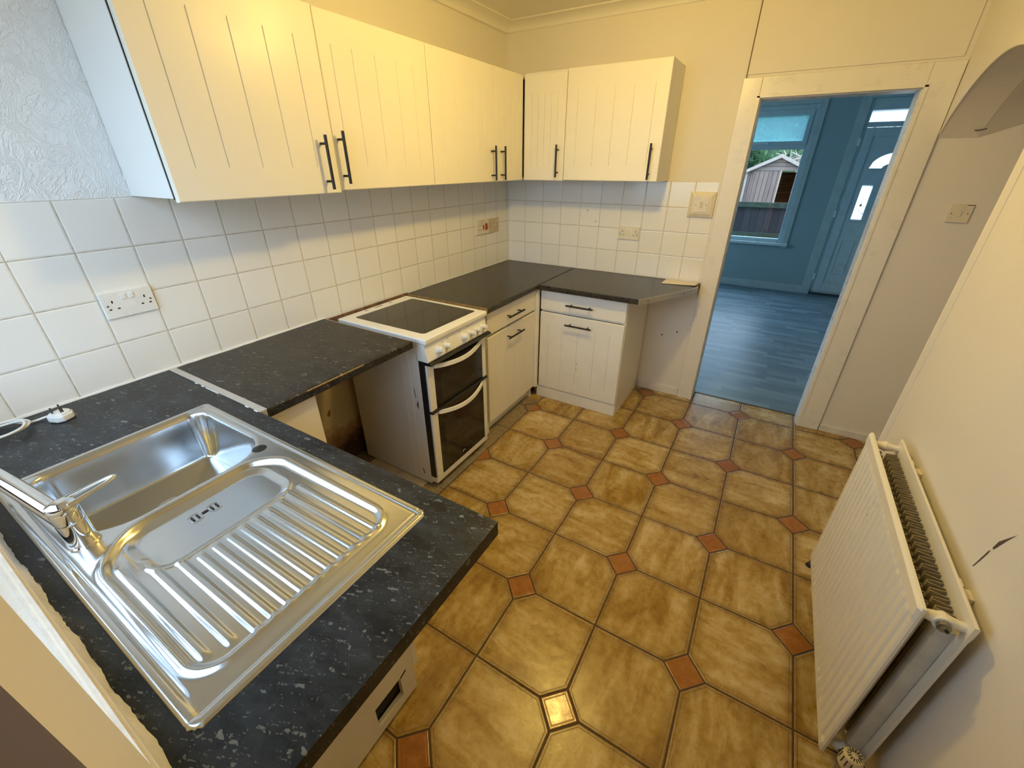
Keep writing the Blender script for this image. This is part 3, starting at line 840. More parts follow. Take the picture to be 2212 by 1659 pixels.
BZ, TZ = 1.480, 2.062
def wall_cab(loc, label, body, doors):
    t = thing('wall_cabinet', loc, label, 'wall cabinet', 'white wall cabinets')
    x0, x1, y0, y1 = body
    b = MB(); z0, z1 = BZ + .002, TZ
    th = .016
    b.box(x0, x1, y0, y0+th, z0, z1, .001); b.box(x0, x1, y1-th, y1, z0, z1, .001)
    b.box(x0, x1, y0+th, y1-th, z0, z0+th, .001); b.box(x0, x1, y0+th, y1-th, z1-th, z1, .001)
    b.build('carcass', M['unit_side'], t)
    return t
FX = .285     # back of the doors on the left run (front at .303)
def fit_door(t, axis, base, u0, u1, z0, z1, gr, gz, hz=None, hu=None, th=.018):
    d = front(axis, base, u0, u1, z0, z1, th, gr, gz).build('door', M['unit'], t)
    if hu is not None:
        f = base + th if axis == 'x' else base - th
        bar_handle(axis, f, 'z', hu, hz).build('handle', M['black_h'], d)
    return d
G = (1.568, 1.962)
# left run
t = wall_cab((.15, -2.10, BZ), 'white grooved wall cabinet nearest the window, its side panel in daylight', (.0, FX-.001, -2.402, -1.802), None)
fit_door(t, 'x', FX+.003, -2.398, -1.803, BZ-.008, TZ+.002, (-2.322, -2.222, -2.110, -2.0, -1.895), G, 1.580, -1.864)
MB().box(FX-.006, FX+.002, -2.400, -2.396, BZ, TZ).build('door_gap_shade', M['gap'], t)  # dark strip painted as the shade in the gap behind the door
t = wall_cab((.15, -1.50, BZ), 'white grooved wall cabinet above the gap left of the cooker, brightest under the lamp', (.0, FX-.001, -1.800, -1.212), None)
fit_door(t, 'x', FX, -1.799, -1.214, BZ, TZ, (-1.742, -1.645, -1.530, -1.412, -1.310), G, 1.597, -1.778)
b = MB(); b.lathe([(.006, 0), (.006, .004), (.003, .007)], (FX-.02, -1.795, TZ), (0, 0, 1), 10); b.build('screw_cap', M['brass_dull'], t)
t = wall_cab((.15, -.6, BZ), 'long white wall cabinet with two doors running into the corner', (.0, FX-.001, -1.210, -.004), None)
fit_door(t, 'x', FX, -1.211, -.632, BZ, TZ, (-1.11, -1.01, -.92, -.83, -.75), G, 1.580, -.684)
fit_door(t, 'x', FX, -.629, -.308, BZ, TZ, (-.555, -.50, -.44, -.38), G, 1.580, -.578)
b = MB(); b.lathe([(.006, 0), (.006, .004), (.003, .007)], (FX-.02, -1.15, TZ), (0, 0, 1), 10); b.build('screw_cap', M['brass_dull'], t)
# back run
def wall_cab_b(loc, label, x0, x1):
    t = thing('wall_cabinet', loc, label, 'wall cabinet', 'white wall cabinets'); th = .016
    b = MB(); z0, z1 = BZ+.002, TZ+.01; y0, y1 = -FX+.001, -.0035
    b.box(x0, x0+th, y0, y1, z0, z1, .001); b.box(x1-th, x1, y0, y1, z0, z1, .001)
    b.box(x0+th, x1-th, y0, y1, z0, z0+th, .001); b.box(x0+th, x1-th, y0, y1, z1-th, z1, .001); b.box(x0+th, x1-th, y1-.004, y1, z0+th, z1-th)
    b.build('carcass', M['unit_side'], t); return t
t = wall_cab_b((.45, -.15, BZ), 'narrow white wall cabinet in the corner on the back wall', .306, .600)
fit_door(t, '-y', -FX, .310, .599, BZ, TZ, (.365, .41, .455, .50, .545), G, 1.592, .562)
t = wall_cab_b((.9, -.15, BZ), 'wide white wall cabinet at the right end of the back wall', .602, 1.200)
fit_door(t, '-y', -FX, .603, 1.200, BZ+.004, TZ+.01, (.675, .79, .90, 1.01, 1.125), G, 1.587, 1.150)

# base cabinets
def base_front(t, axis, base, u0, u1, zd, gr, uh, face_mat='unit_base'):
    dr = front(axis, base, u0, u1, .690, .824).build('drawer', M[face_mat], t)
    f = base+.018 if axis == 'x' else base-.018
    bar_handle(axis, f, 'u', .752, uh).build('handle', M['black_h'], dr)
    d = front(axis, base, u0, u1, zd, .673, .018, gr, (.182, .588)).build('door', M[face_mat], t)
    bar_handle(axis, f, 'u', .617, uh).build('handle', M['black_h'], d)
t = thing('base_cabinet', (.3, -.88, 0), 'white base cabinet between the cooker and the corner, drawer over grooved door', 'base cabinet', 'white base cabinets')
b = MB(); b.box(.02, .556, -1.178, -1.162, .0, .828, .001); b.box(.02, .554, -.602, -.588, .0, .828, .001); b.box(.02, .556, -1.162, -.60, .09, .106); b.box(.54, .556, -1.162, -.60, .676, .69); b.box(.03, .04, -1.162, -.60, .106, .836)
b.build('carcass', M['unit_side'], t)
MB().box(.515, .527, -1.162, -.56, .002, .088, .001).build('plinth', M['unit_base'], t)
base_front(t, 'x', .557, -1.176, -.588, .088, (-1.095, -.985, -.866, -.753, -.644), -.89)
t = thing('filler_post', (.57, -.56, 0), 'tall white filler strip where the two base cabinet runs meet', 'filler strip')
MB().box(.556, .594, -.585, -.5565, .086, .831, .002).build('strip', M['unit_base'], t)
t = thing('base_cabinet', (.9, -.28, 0), 'white base cabinet on the back wall with scuffed door and open right side', 'base cabinet', 'white base cabinets')
b = MB(); b.box(1.182, 1.200, -.537, -.006, .0, .828, .0012); b.box(.602, .618, -.537, -.006, .09, .828); b.box(.618, 1.182, -.537, -.006, .09, .106); b.box(.618, 1.182, -.537, -.52, .676, .69)
b.build('carcass', M['unit_base'], t)
MB().box(.585, 1.197, -.550, -.538, .001, .088, .0015).build('plinth', M['unit_base'], t)
base_front(t, '-y', -.538, .600, 1.196, .094, (.668, .772, .887, 1.010, 1.110), .893)
b = MB()
for px_, pz, r in ((.895, .335, .006), (.893, .305, .005), (.896, .29, .004), (.87, .11, .004)):
    b.lathe([(r, 0), (r*.7, .0008)], (px_, -.5561, pz), (0, -1, 0), 9)
b.each('scuff', simple('scuff_grey', (.5, .47, .42), .6), t)
# sink unit: white panel under the worktop end, with the cut-out
t = thing('sink_cabinet', (.9, -2.8, 0), 'white sink base cabinet with a rectangular cut-out in its end panel', 'base cabinet')
def panel_hole(b, x0, x1, ys, zs, hy, hz):
    Y = [ys[0], hy[0], hy[1], ys[1]]; Z = [zs[0], hz[0], hz[1], zs[1]]
    for i in range(3):
        for j in range(3):
            if i == 1 and j == 1: continue
            b.box(x0, x1, Y[i], Y[i+1], Z[j], Z[j+1])
b = MB(); panel_hole(b, 1.174, 1.190, (-3.07, -2.556), (0.012, .838), (-2.715, -2.612), (.055, .150))
b.build('end_panel', M['unit_base'], t)
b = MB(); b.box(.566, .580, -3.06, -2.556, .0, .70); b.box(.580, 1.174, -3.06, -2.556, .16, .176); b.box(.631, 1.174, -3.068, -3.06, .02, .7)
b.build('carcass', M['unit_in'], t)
front('-y', -2.548, 1.0, 1.186, .09, .83, .018, ()).build('door', M['unit'], t) if False else None
b = MB(); b.box(.60, 1.186, -2.552, -2.534, .118, .83, .002); b.build('door', M['unit_base'], t)
b = MB(); b.prism([(-2.612, .143), (-2.588, .152), (-2.588, .160), (-2.612, .151)], 'x', 1.1895, 1.1908); b.build('bracket', M['gap'], t)
MB().box(1.140, 1.168, -2.78, -2.575, .004, .158).build('cutout_shade', M['gap'], t)  # dark block added behind the cut-out to stand for its shade
t = thing('blanking_panel', (.57, -2.39, 0), 'cream blanking panel at the back of the open gap beside the sink unit', 'panel')
b = MB(); b.box(.548, .566, -2.556, -2.286, .0, .838, .0015); b.build('panel', M['unit'], t)

# ---------------------------------------------------------------- worktops
def postform(mb, pts_fn, z1, th, r, a, b_, seg=6, lip=.0):
    """slab profile with a rolled front edge: profile in (d, z) where d runs from back 0 to front"""
    pass
def slab_x(front_x, y0, y1, ztop, th=.038, r=.012):
    pts = [(.001, ztop-th), (.001, ztop)] + [(front_x - r + r*math.sin(a), ztop - r + r*math.cos(a)) for a in [PI/2*i/6 for i in range(7)]]
    pts += [(front_x - r + r*math.cos(a), ztop - th + r - r*math.sin(a)) for a in [PI/2*i/6 for i in range(7)]]
    return MB().prism(pts, 'y', y0, y1)
# machine-space worktop
t = thing('worktop', (.3, -2.14, WN), 'dark speckled worktop bridging the empty gap left of the cooker', 'worktop')
slab_x(.600, -2.478, -1.803, WN, .036, .008).build('slab', M['wt_mid'], t)
b = MB(); b.box(.004, .594, -1.804, -1.8018, WN-.006, WN+.0006, .0002); b.each('edge_strip', M['plug_cream'], t)
b = MB(); b.box(.5935, .6002, -2.33, -2.08, WN-.0062, WN-.0025); b.build('edge_highlight', M['chip'], t)  # lamp highlight along the front arris, painted in chipboard colour
# corner worktop (left run right of the cooker)
t = thing('worktop', (.3, -.6, WT), 'grey granite-look worktop right of the cooker running into the corner', 'worktop')
slab_x(.603, -1.200, -.001, WT, .034, .010).build('slab', M['wt_far'], t)
MB().box(.004, .596, -1.2025, -1.1995, WT-.033, WT-.0015).build('raw_end', M['chip'], t)
# back worktop with the angled end
t = thing('worktop', (1.05, -.3, WT), 'grey granite-look worktop on the back wall with a cut-off corner', 'worktop')
b = MB(); b.prism([(.606, -.001), (.606, -.602), (1.271, -.602), (1.497, -.205), (1.518, -.12), (1.518, -.001)], 'z', WT-.034, WT, bev=.004)
b.build('slab', M['wt_far'], t)
b = MB(); b.prism([(1.271, -.606), (1.275, -.607), (1.502, -.205), (1.498, -.203)], 'z', WT-.034, WT+.0012); b.prism([(1.502, -.205), (1.498, -.203), (1.5185, -.115), (1.5225, -.117)], 'z', WT-.034, WT+.0012)
es = b.each('edge_strip', M['alu'], t)[0]
b = MB()
for k in (.16, .84):
    xx = 1.275+(1.502-1.275)*k; yy = -.607+(.402)*k
    b.lathe([(.0045, 0), (.0035, .0016)], (xx, yy, WT-.018), (.87, -.49, 0), 10)
b.each('screw', M['brass_dull'], es)
t = thing('worktop_joint', (.603, -.3, WT), 'narrow dark join between the two grey worktops', 'joint strip')
MB().box(.6035, .6055, -.60, -.003, WT-.03, WT+.0004).build('joint', M['gap'], t)
# loose envelope
t = thing('paper_sheet', (1.41, -.08, WT), 'pale pink sheet of paper lying on the end of the back worktop', 'paper')
b = MB(); nn = 10; vs = []; fs = []
c4 = [(1.292, -.150), (1.504, -.118), (1.517, -.012), (1.296, -.012)]
for i in range(nn+1):
    for j in range(nn+1):
        s, r_ = i/nn, j/nn
        xx = (1-r_)*((1-s)*c4[0][0]+s*c4[1][0]) + r_*((1-s)*c4[3][0]+s*c4[2][0]); yy = (1-r_)*((1-s)*c4[0][1]+s*c4[1][1]) + r_*((1-s)*c4[3][1]+s*c4[2][1])
        vs.append((xx, yy, WT + .0018 + .003*s*s*(1-r_)))
for i in range(nn):
    for j in range(nn): a = i*(nn+1)+j; fs.append((a, a+nn+1, a+nn+2, a+1))
b.add(vs, fs, 0, True); p = b.build('sheet', M['paper'], t); md = p.modifiers.new('thick', 'SOLIDIFY'); md.thickness = .0008; md.offset = 1

# ---------------------------------------------------------------- sink worktop with its cut-out, sink
SXa, SXb, SYa, SYb = .397, 1.345, -3.041, -2.553
t = thing('worktop', (.75, -2.78, WN), 'black speckled worktop around the steel sink under the window', 'worktop')
b = MB(); hx0, hx1, hy0, hy1 = SXa+.02, SXb-.02, SYa+.02, SYb-.02
b.box(.002, hx0, -3.070, -2.4975, WN-.038, WN); b.box(hx1, 1.494, -3.070, -2.4975, WN-.038, WN)
b.box(hx0, hx1, -3.070, hy0, WN-.038, WN); b.box(hx0, hx1, hy1, -2.4975, WN-.038, WN)
bmx = bmesh.new()
b.build('slab', M['wt_sink'], t); bmx.free()
t = thing('worktop_joint', (.3, -2.49, WN), 'grey metal joint strip between the sink worktop and the next worktop', 'joint strip')
b = MB(); b.prism([(-2.4970, WN-.03), (-2.4970, WN+.0012), (-2.5000, WN+.0012), (-2.5000, WN+.0032), (-2.4765, WN+.0032), (-2.4765, WN+.0012), (-2.479, WN+.0012), (-2.479, WN-.03)], 'x', .004, .604)
b.build('strip', M['joint'], t)
b = MB()
pts = [(random.uniform(.1, .5), 0) for _ in range(3)]
for k in range(9):
    xx = random.uniform(.15, .58); b.prism([(xx, -2.503), (xx+random.uniform(.01, .03), -2.5025), (xx+.015, -2.4995), (xx-.004, -2.4995)], 'z', WN, WN+.0015)
b.each('sealant_smear', M['seal'], t)

t = thing('kitchen_sink', (.87, -2.80, WN), 'stainless steel inset sink with one deep bowl, half bowl and ribbed drainer', 'sink')
step = .0026
nx = int((SXb-SXa)/step)+1; ny = int((SYb-SYa)/step)+1
gx = np.linspace(SXa, SXb, nx); gy = np.linspace(SYa, SYb, ny)
Xg, Yg = np.meshgrid(gx, gy, indexing='ij')
def sdrr(x, y, x0, x1, y0, y1, r):
    """signed distance to rounded rectangle; r = dict of corner radii by quadrant or float"""
    cx_, cy = (x0+x1)/2, (y0+y1)/2; px_, py = x-cx_, y-cy
    if not isinstance(r, (int, float)):
        rr = np.where(px_ > 0, np.where(py > 0, r[0], r[1]), np.where(py > 0, r[2], r[3]))
    else: rr = r
    qx, qy = np.abs(px_)-(x1-x0)/2+rr, np.abs(py)-(y1-y0)/2+rr
    return np.minimum(np.maximum(qx, qy), 0) + np.hypot(np.maximum(qx, 0), np.maximum(qy, 0)) - rr
def sst(x, a, b_): t_ = np.clip((x-a)/(b_-a), 0, 1); return t_*t_*(3-2*t_)
d_out = -sdrr(Xg, Yg, SXa, SXb, SYa, SYb, .020)          # inside positive
Z = WN + .0045 * sst(d_out, 0, .006) + 0*Xg
Z -= .0022*sst(d_out, .016, .022)*(1 - sst(d_out, .022, .030)) * .0
Z -= .0030*sst(d_out, .014, .021)                        # inner field slightly lower than the rim
# deep bowl
d_b = -sdrr(Xg, Yg, .422, .797, -2.996, -2.586, (.105, .115, .05, .05))
Z -= .004*sst(d_b, -.010, .004) + .148*sst(d_b, .0, .030)**.8
Z -= .006*sst(d_b, .03, .15)
# drainer platform with raised lip around it
d_d = -sdrr(Xg, Yg, .812, 1.292, -3.008, -2.597, (.06, .06, .09, .09))
cut = ((Xg-.812) + (Yg+3.008)) * .7071 - .055            # chamfer near the tap
smin = lambda a, b_, k=.035: np.minimum(a, b_) - np.maximum(k-np.abs(a-b_), 0)**2/(4*k)
d_d = smin(d_d, cut)
cut2 = ((Xg-.812) - (Yg+2.597)) * .7071 - .030
d_d = smin(d_d, cut2)
lip = np.exp(-((d_d-.008)/.0065)**2)
Z += .0045*lip
slope = sst(1.30-Xg, 0, .45)
Z -= sst(d_d, .010, .022)*(.004 + .005*slope)
# half bowl
d_h = -sdrr(Xg, Yg, .838, 1.000, -2.946, -2.648, (.05, .05, .05, .05))
Z -= .0065*sst(d_h, -.004, .016)
Z += .0012*np.exp(-((d_h+.005)/.004)**2)*(d_d > .01)
# ribs
for k in range(10):
    yk = -2.6725 - .0288*k + .0
    yk = -2.676 - .0287*k
    x0_ = {0: .985, 8: .985, 9: .925}.get(k, 1.012); x1_ = 1.286 if k < 9 else 1.262
    if k == 9: yk = -2.9400
    ramp_ = sst(Xg, x0_-.004, x0_+.014)*(1-sst(Xg, x1_-.012, x1_+.004))
    Z += .0032*ramp_*np.exp(-((Yg-yk)/.0070)**4)
ramp_ = sst(Xg, .905, .925)*(1-sst(Xg, 1.235, 1.255)); Z += .0032*ramp_*np.exp(-((Yg+2.975)/.0070)**4)
Z += .0040*sst(Xg, 1.0, 1.015)*(1-sst(Xg, 1.275, 1.29))*np.exp(-((Yg+2.645)/.006)**4)
# waste recess in the bowl, crease behind the tap ledge
rw = np.hypot(Xg-.60, Yg+2.79); Z -= .006*(1-sst(rw, .036, .046))
Z -= .0016*np.exp(-((Yg-(-3.020))/.0035)**2)*(1-sst(Xg, 1.27, 1.30))*sst(Xg, .42, .44)
Z -= .0014*np.exp(-((Yg-(-2.571))/.003)**2)*sst(Xg, .42, .44)
Z -= .0014*np.exp(-((Xg-1.322)/.003)**2)
keep = d_out > -.0012
idx = -np.ones(Xg.shape, int); idx[keep] = np.arange(keep.sum())
V = np.stack([Xg[keep], Yg[keep], Z[keep]], 1)
A_, B_, C_, D_ = idx[:-1, :-1], idx[1:, :-1], idx[1:, 1:], idx[:-1, 1:]
ok = (A_ >= 0) & (B_ >= 0) & (C_ >= 0) & (D_ >= 0)
F = np.stack([A_[ok], B_[ok], C_[ok], D_[ok]], 1)
b = MB(); b.add(V.tolist(), F.tolist(), 0, True)
sk = b.build('sink_bowl', M['steel'], t)
sk.modifiers.clear()
for p in sk.data.polygons: p.use_smooth = True
try: sk.data.attributes.remove(sk.data.attributes['sharp_edge'])
except Exception: pass
md = sk.modifiers.new('sheet', 'SOLIDIFY'); md.thickness = .0008; md.offset = -1
zt = WN + .0015
b = MB(); b.lathe([(.019, -.001), (.019, .0015), (.015, .0035), (.004, .0042)], (.787, -2.611, WN-.0005), (0, 0, 1), 28)
b.lathe([(.004, .0), (.003, .003)], (.783, -2.606, WN+.003), (0, 0, 1), 12); b.build('tap_hole_cap', M['black_pl'], t)
b = MB()
for k, (xx, yy) in enumerate([(.893, -2.833), (.893, -2.822), (.8925, -2.792), (.892, -2.781)]):
    b.box(xx-.008, xx+.008, yy-.0022, yy+.0022, WN-.0135, WN-.0118, .0008)
b.box(.891-.003, .891+.003, -2.8125, -2.8005, WN-.0135, WN-.0118, .0005)
b.each('overflow_slot', M['hole'], t)
b = MB()
for xx, yy, w_, h_ in ((.893, -2.8275, .012, .0105), (.892, -2.7865, .012, .0105)):
    b.tube([(xx-w_, yy-h_, WN-.0122), (xx+w_, yy-h_, WN-.0122), (xx+w_, yy+h_, WN-.0122), (xx-w_, yy+h_, WN-.0122)], .0006, 8, closed=True, sub=3)
b.each('slot_rim', M['steel'], t)
b = MB(); b.lathe([(.036, -.002), (.036, .001), (.030, .0015), (.026, -.001), (.006, -.001), (.005, .003)], (.60, -2.79, WN-.165), (0, 0, 1), 28); b.build('waste', M['chrome'], t)

# mixer tap
t = thing('mixer_tap', (.787, -2.984, WN+.002), 'chrome lever mixer tap with its spout swung to the left', 'tap')
tx, ty, tz = .787, -2.984, WN+.0015
b = MB()
b.lathe([(.027, 0), (.027, .003), (.0245, .005), (.0235, .020), (.0235, .058), (.0225, .060), (.0225, .062), (.0235, .064), (.0235, .084), (.021, .092)], (tx, ty, tz), (0, 0, 1), 36)
b.build('tap_body', M['chrome'], t)
b = MB(); b.tube([(tx, ty, tz+.046), (tx-.03, ty-.004, tz+.050), (tx-.10, ty-.014, tz+.062), (tx-.20, ty-.028, tz+.076), (tx-.29, ty-.040, tz+.082), (tx-.325, ty-.045, tz+.078), (tx-.338, ty-.047, tz+.060), (tx-.340, ty-.047, tz+.040)],
                 [.0175, .0185, .018, .0175, .017, .0165, .0155, .015], 24)
b.build('spout', M['chrome'], t)
# looped lever
b = MB(); hz = tz+.092
b.lathe([(.0235, 0), (.0245, .006), (.022, .014), (.012, .019), (.002, .020)], (tx, ty, hz-.002), (0, 0, 1), 32)
dx, dy = .05, .998
def L_(s, w, h): return (tx + dx*s*1.0 - dy*w*-1.0*0 + w, ty + dy*s, hz + h)
b.tube([L_(.008, -.016, .008), L_(.040, -.0125, .013), L_(.074, -.0078, .018), L_(.089, 0, .020), L_(.074, .0078, .018), L_(.040, .0125, .013), L_(.008, .016, .008)], [.0065, .0045, .0036, .0040, .0036, .0045, .0065], 12)
b.build('lever', M['chrome'], t)

# ---------------------------------------------------------------- mains plug and its cable
t = thing('mains_plug', (.115, -2.83, WN), 'white three-pin mains plug and cable lying in the corner of the worktop', 'plug')
def rp(x, y): c_, s_ = math.cos(.42), math.sin(.42); return (.118 + x*c_ - y*s_, -2.832 + x*s_ + y*c_)
out = [(-.026, -.020), (-.016, -.027), (.016, -.027), (.026, -.018), (.026, .012), (.014, .026), (-.014, .026), (-.026, .012)]
b = MB(); b.prism([rp(y*1.0, -x) for x, y in out], 'z', WN+.001, WN+.021, bev=.004); b.prism([rp(y*.82, -x*.86) for x, y in out], 'z', WN+.019, WN+.026, bev=.003)
b.build('plug_body', M['plug_w'], t)
b = MB()
for (x, y, w_, l_) in ((.010, 0, .002, .004), (-.010, .011, .003, .002), (-.010, -.011, .003, .002)):
    c0 = rp(x, y); b.box(c0[0]-w_, c0[0]+w_, c0[1]-l_, c0[1]+l_, WN+.025, WN+.044, .0008)
b.each('pin', M['brass_dull'], t)
e = rp(-.030, 0)
b = MB(); c0 = WN+.0045
b.tube([(e[0]+.006, e[1]+.003, c0+.007), (e[0]-.012, e[1]-.010, c0+.004), (.070, -2.885, c0), (.060, -2.905, c0+.002), (.030, -2.93, c0+.006), (.022, -2.985, c0+.004), (.06, -3.02, c0), (.105, -2.99, c0+.004), (.125, -2.94, c0+.008),
        (.110, -2.905, c0+.010), (.075, -2.895, c0+.010), (.040, -2.92, c0+.012), (.030, -2.97, c0+.010), (.055, -3.035, c0+.006), (.10, -3.03, c0+.012), (.14, -2.97, c0+.014), (.13, -2.92, c0+.016), (.09, -2.905, c0+.018), (.055, -2.93, c0+.012), (.03, -3.0, c0+.004), (.02, -3.05, c0)], .0036, 10)
b.build('cable', M['plug_w'], t)

# ---------------------------------------------------------------- cooker
CX0, CX1, CY0, CY1 = .062, .594, -1.752, -1.262
t = thing('cooker', (.33, -1.507, 0), 'white freestanding electric cooker with black glass hob and double oven', 'cooker')
b = MB(); b.box(CX0, CX1-.026, CY0, CY1, .012, .842, .003)
b.box(CX0+.004, CX1-.02, CY0-.0012, CY0+.001, .80, .846, .0006); b.box(.500, .506, CY0-.0016, CY0+.001, .02, .80, .0005); b.box(.455, .458, CY0-.0012, CY0+.001, .02, .80, .0004)
b.build('cooker_body', M['enamel_side'], t)
b = MB()
b.add([(x, CY0-.0019, z) for x, z in [(.521, .605), (.526, .59), (.527, .565), (.531, .55), (.527, .545), (.523, .565)]], [tuple(range(6))])
b.add([(x, CY0-.0019, z) for x, z in [(.536, .535), (.541, .52), (.540, .50), (.536, .482), (.530, .50), (.528, .52), (.533, .512)]], [tuple(range(7))])
b.add([(x, CY0-.0019, z) for x, z in [(.512, .105), (.523, .095), (.527, .07), (.520, .060), (.519, .08)]], [tuple(range(5))])
b.each('side_scar', M['scar'], t)
b = MB()
for xx in (.10, .52):
    for yy in (CY0+.03, CY1-.03): b.lathe([(.016, 0), (.016, .010), (.008, .014)], (xx, yy, 0), (0, 0, 1), 14)
b.each('foot', M['black_pl'], t)
b = MB(); b.box(.044, .632, CY0-.006, CY1+.004, .848, .8745, .007, seg=4); hb = b.build('hob_frame', M['enamel'], t)
b = MB(); b.prism([(.108, -1.690), (.116, -1.700), (.560, -1.700), (.574, -1.688), (.580, -1.305), (.572, -1.292), (.134, -1.290), (.122, -1.300)], 'z', .870, .8752); b.build('hob_glass', M['glass_black'], t)
b = MB()
for ya, yb_ in ((-1.600, -1.575), (-1.530, -1.475), (-1.425, -1.400)): b.box(.066, .072, ya, yb_, .8740, .8750, .0004)
b.each('vent_slot', M['hole'], t)
# control fascia, leaning out at the bottom
b = MB(); b.prism([(.560, .846), (.612, .846), (.616, .843), (.634, .765), (.632, .758), (.560, .758)], 'y', CY0, CY1-.0, bev=.002); fa = b.build('control_fascia', M['enamel'], t)
def fxz(z): return .616 + (.843-z)*(.018/.078)
b = MB()
for yy, zz in ((-1.672, .812), (-1.630, .822), (-1.586, .826), (-1.490, .829), (-1.42, .835)): b.lathe([(.0028, 0), (.0024, .0012)], (fxz(zz)-.0004, yy, zz), (1, 0, .2), 10)
b.each('indicator', M['hole'], fa)
for k, (yy, r) in enumerate([(-1.668, .0185), (-1.612, .0155), (-1.472, .0185), (-1.412, .0160), (-1.358, .0160), (-1.306, .0160)]):
    zz = .797; o_ = (fxz(zz)-.001, yy, zz)
    MB().lathe([(r, 0), (r, .009), (r*.84, .011), (r*.80, .032), (r*.72, .035), (.001, .0352)], o_, (1, 0, .22), 28).build('knob', M['plug_w'], t)
# doors
b = MB(); b.box(.568, .602, CY0+.002, CY1-.002, .050, .756, .002); b.build('oven_front', M['black_pl'], t)
def curve_handle(z, sag, y0, y1):
    b = MB(); n = 22; vs = []; fs = []
    for i in range(n+1):
        s = i/n; y = y0+(y1-y0)*s; k = math.sin(PI*s)**.9; x = .612 + .034*k; zz = z - sag*k
        hw = .0125
        vs += [(x, y, zz+hw), (x+.007, y, zz+hw-.002), (x+.009, y, zz-hw+.004), (x+.001, y, zz-hw)]
    for i in range(n):
        for j in range(4): fs.append((i*4+j, i*4+(j+1) % 4, (i+1)*4+(j+1) % 4, (i+1)*4+j))
    fs += [(0, 1, 2, 3), (n*4+3, n*4+2, n*4+1, n*4)]
    b.add(vs, fs, 0, False)
    for y in (y0+.004, y1-.004): b.box(.602, .616, y-.007, y+.007, z-.012, z+.012, .002)
    return b
for (z0, z1, gz0, gz1, hz, sag, nm) in ((.484, .737, .505, .655, .716, .018, 't'), (.066, .470, .150, .400, .458, .026, 'b')):
    d = MB().box(.602, .612, -1.700, -1.292, z0, z1, .002).build('oven_door', M['oven_glass'], t)
    MB().box(.6118, .6126, -1.655, -1.335, gz0, gz1, .0002).build('oven_window', M['oven_win'], d)
    curve_handle(hz, sag, -1.694, -1.298).build('door_handle', M['enamel'], d)
    b = MB(); b.box(.602, .6145, -1.745, -1.700, z0, z1, .002); b.build('door_trim', M['enamel'], d)
    b = MB(); b.box(.602, .6145, -1.292, -1.262, z0, z1, .002); b.build('door_trim', M['enamel'], d)
    if nm == 'b':
        b = MB(); b.tube([(.6131, -1.520, .098), (.6131, -1.508, .104), (.6131, -1.494, .100)], .0012, 6); b.build('badge', M['plug_w'], d)
        b = MB(); pts = []; n = 20
        pr = [(.6125, CY0)]
        vs = []; fs = []
        for i in range(n+1):
            s = i/n; y = -1.690+.388*s; a = math.sin(PI*s); vs += [(.6122, y, .470), (.617, y, .470-.002), (.6122, y, .468-.035*a)]
        for i in range(n): fs += [(i*3, i*3+1, i*3+4, i*3+3), (i*3+1, i*3+2, i*3+5, i*3+4)]
        b.add(vs, fs, 0, True); b.build('door_scoop', M['black_pl'], d)
b = MB(); b.prism([(.600, .757), (.640, .757), (.650, .748), (.646, .742), (.606, .738), (.600, .738)], 'y', CY0+.004, CY1+.014, bev=.002); b.build('top_lip', M['black_pl'], t)
b = MB(); b.box(.600, .624, CY0+.004, CY1+.002, .470, .483, .003); b.build('divider_bar', M['black_pl'], t)
b = MB(); b.box(.562, .612, CY0+.001, CY1-.001, .030, .064, .003); b.build('bottom_rail', M['enamel'], t)

# ---------------------------------------------------------------- sockets and switches
def plate(t, axis, face, u0, u1, z0, z1, mat, th=.009, nm='faceplate'):
    b = MB()
    if axis == 'x': b.box(face, face+th, u0, u1, z0, z1, .0022, seg=3)
    else: b.box(u0, u1, face-th, face, z0, z1, .0022, seg=3)
    return b.build(nm, mat, t)
def on(axis, face, w, u, z): return (face+w, u, z) if axis == 'x' else (u, face-w, z)
def bits(axis, face, items, r=None):
    """little boxes on a face: (u, z, half-width, half-height, depth)"""
    b = MB()
    for u, z, hw, hh, d in items:
        if axis == 'x': b.box(face-.0004, face+d, u-hw, u+hw, z-hh, z+hh, min(.0008, d*.4))
        else: b.box(u-hw, u+hw, face-d, face+.0004, z-hh, z+hh, min(.0008, d*.4))
    return b
def double_socket(loc, axis, face, u0, u1, z0, z1, label, mat='plug_w', group=None, sw=True):
    t = thing('double_socket', loc, label, 'socket', group)
    plate(t, axis, face, u0, u1, z0, z1, M[mat]); f = face+.009 if axis == 'x' else face-.009
    cu, cz = (u0+u1)/2, (z0+z1)/2; s = (u1-u0)/.147
    it = []
    for sx in (-1, 1):
        c = cu + sx*.0455*s
        it += [(c, cz+.012, .0022, .0042, .0004), (c-.0115, cz-.012, .0036, .0022, .0004), (c+.0115, cz-.012, .0036, .0022, .0004)]
    bits(axis, f, it).each('pin_hole', M['hole'], t)
    if sw: bits(axis, f, [(cu-.011, cz+.024, .0065, .0085, .003), (cu+.011, cz+.024, .0065, .0085, .003)]).each('rocker_switch', M['plug_w' if mat != 'plug_old' else mat], t)
    b = MB()
    for sx in (-1, 1): b.lathe([(.0038, -.001), (.0030, .0008)], on(axis, f, 0, cu+sx*.0605*s, cz+.0), (1, 0, 0) if axis == 'x' else (0, -1, 0), 12)
    b.each('screw', M['screw'], t); return t
double_socket((0, -2.527, 1.153), 'x', .0, -2.600, -2.453, 1.110, 1.196, 'white double socket low on the tiled left wall above the sink', group='double sockets')
double_socket((.99, 0, 1.150), '-y', -TT, .918, 1.065, 1.107, 1.192, 'cream double socket on the tiled back wall under the wide cabinet', 'plug_cream', 'double sockets')
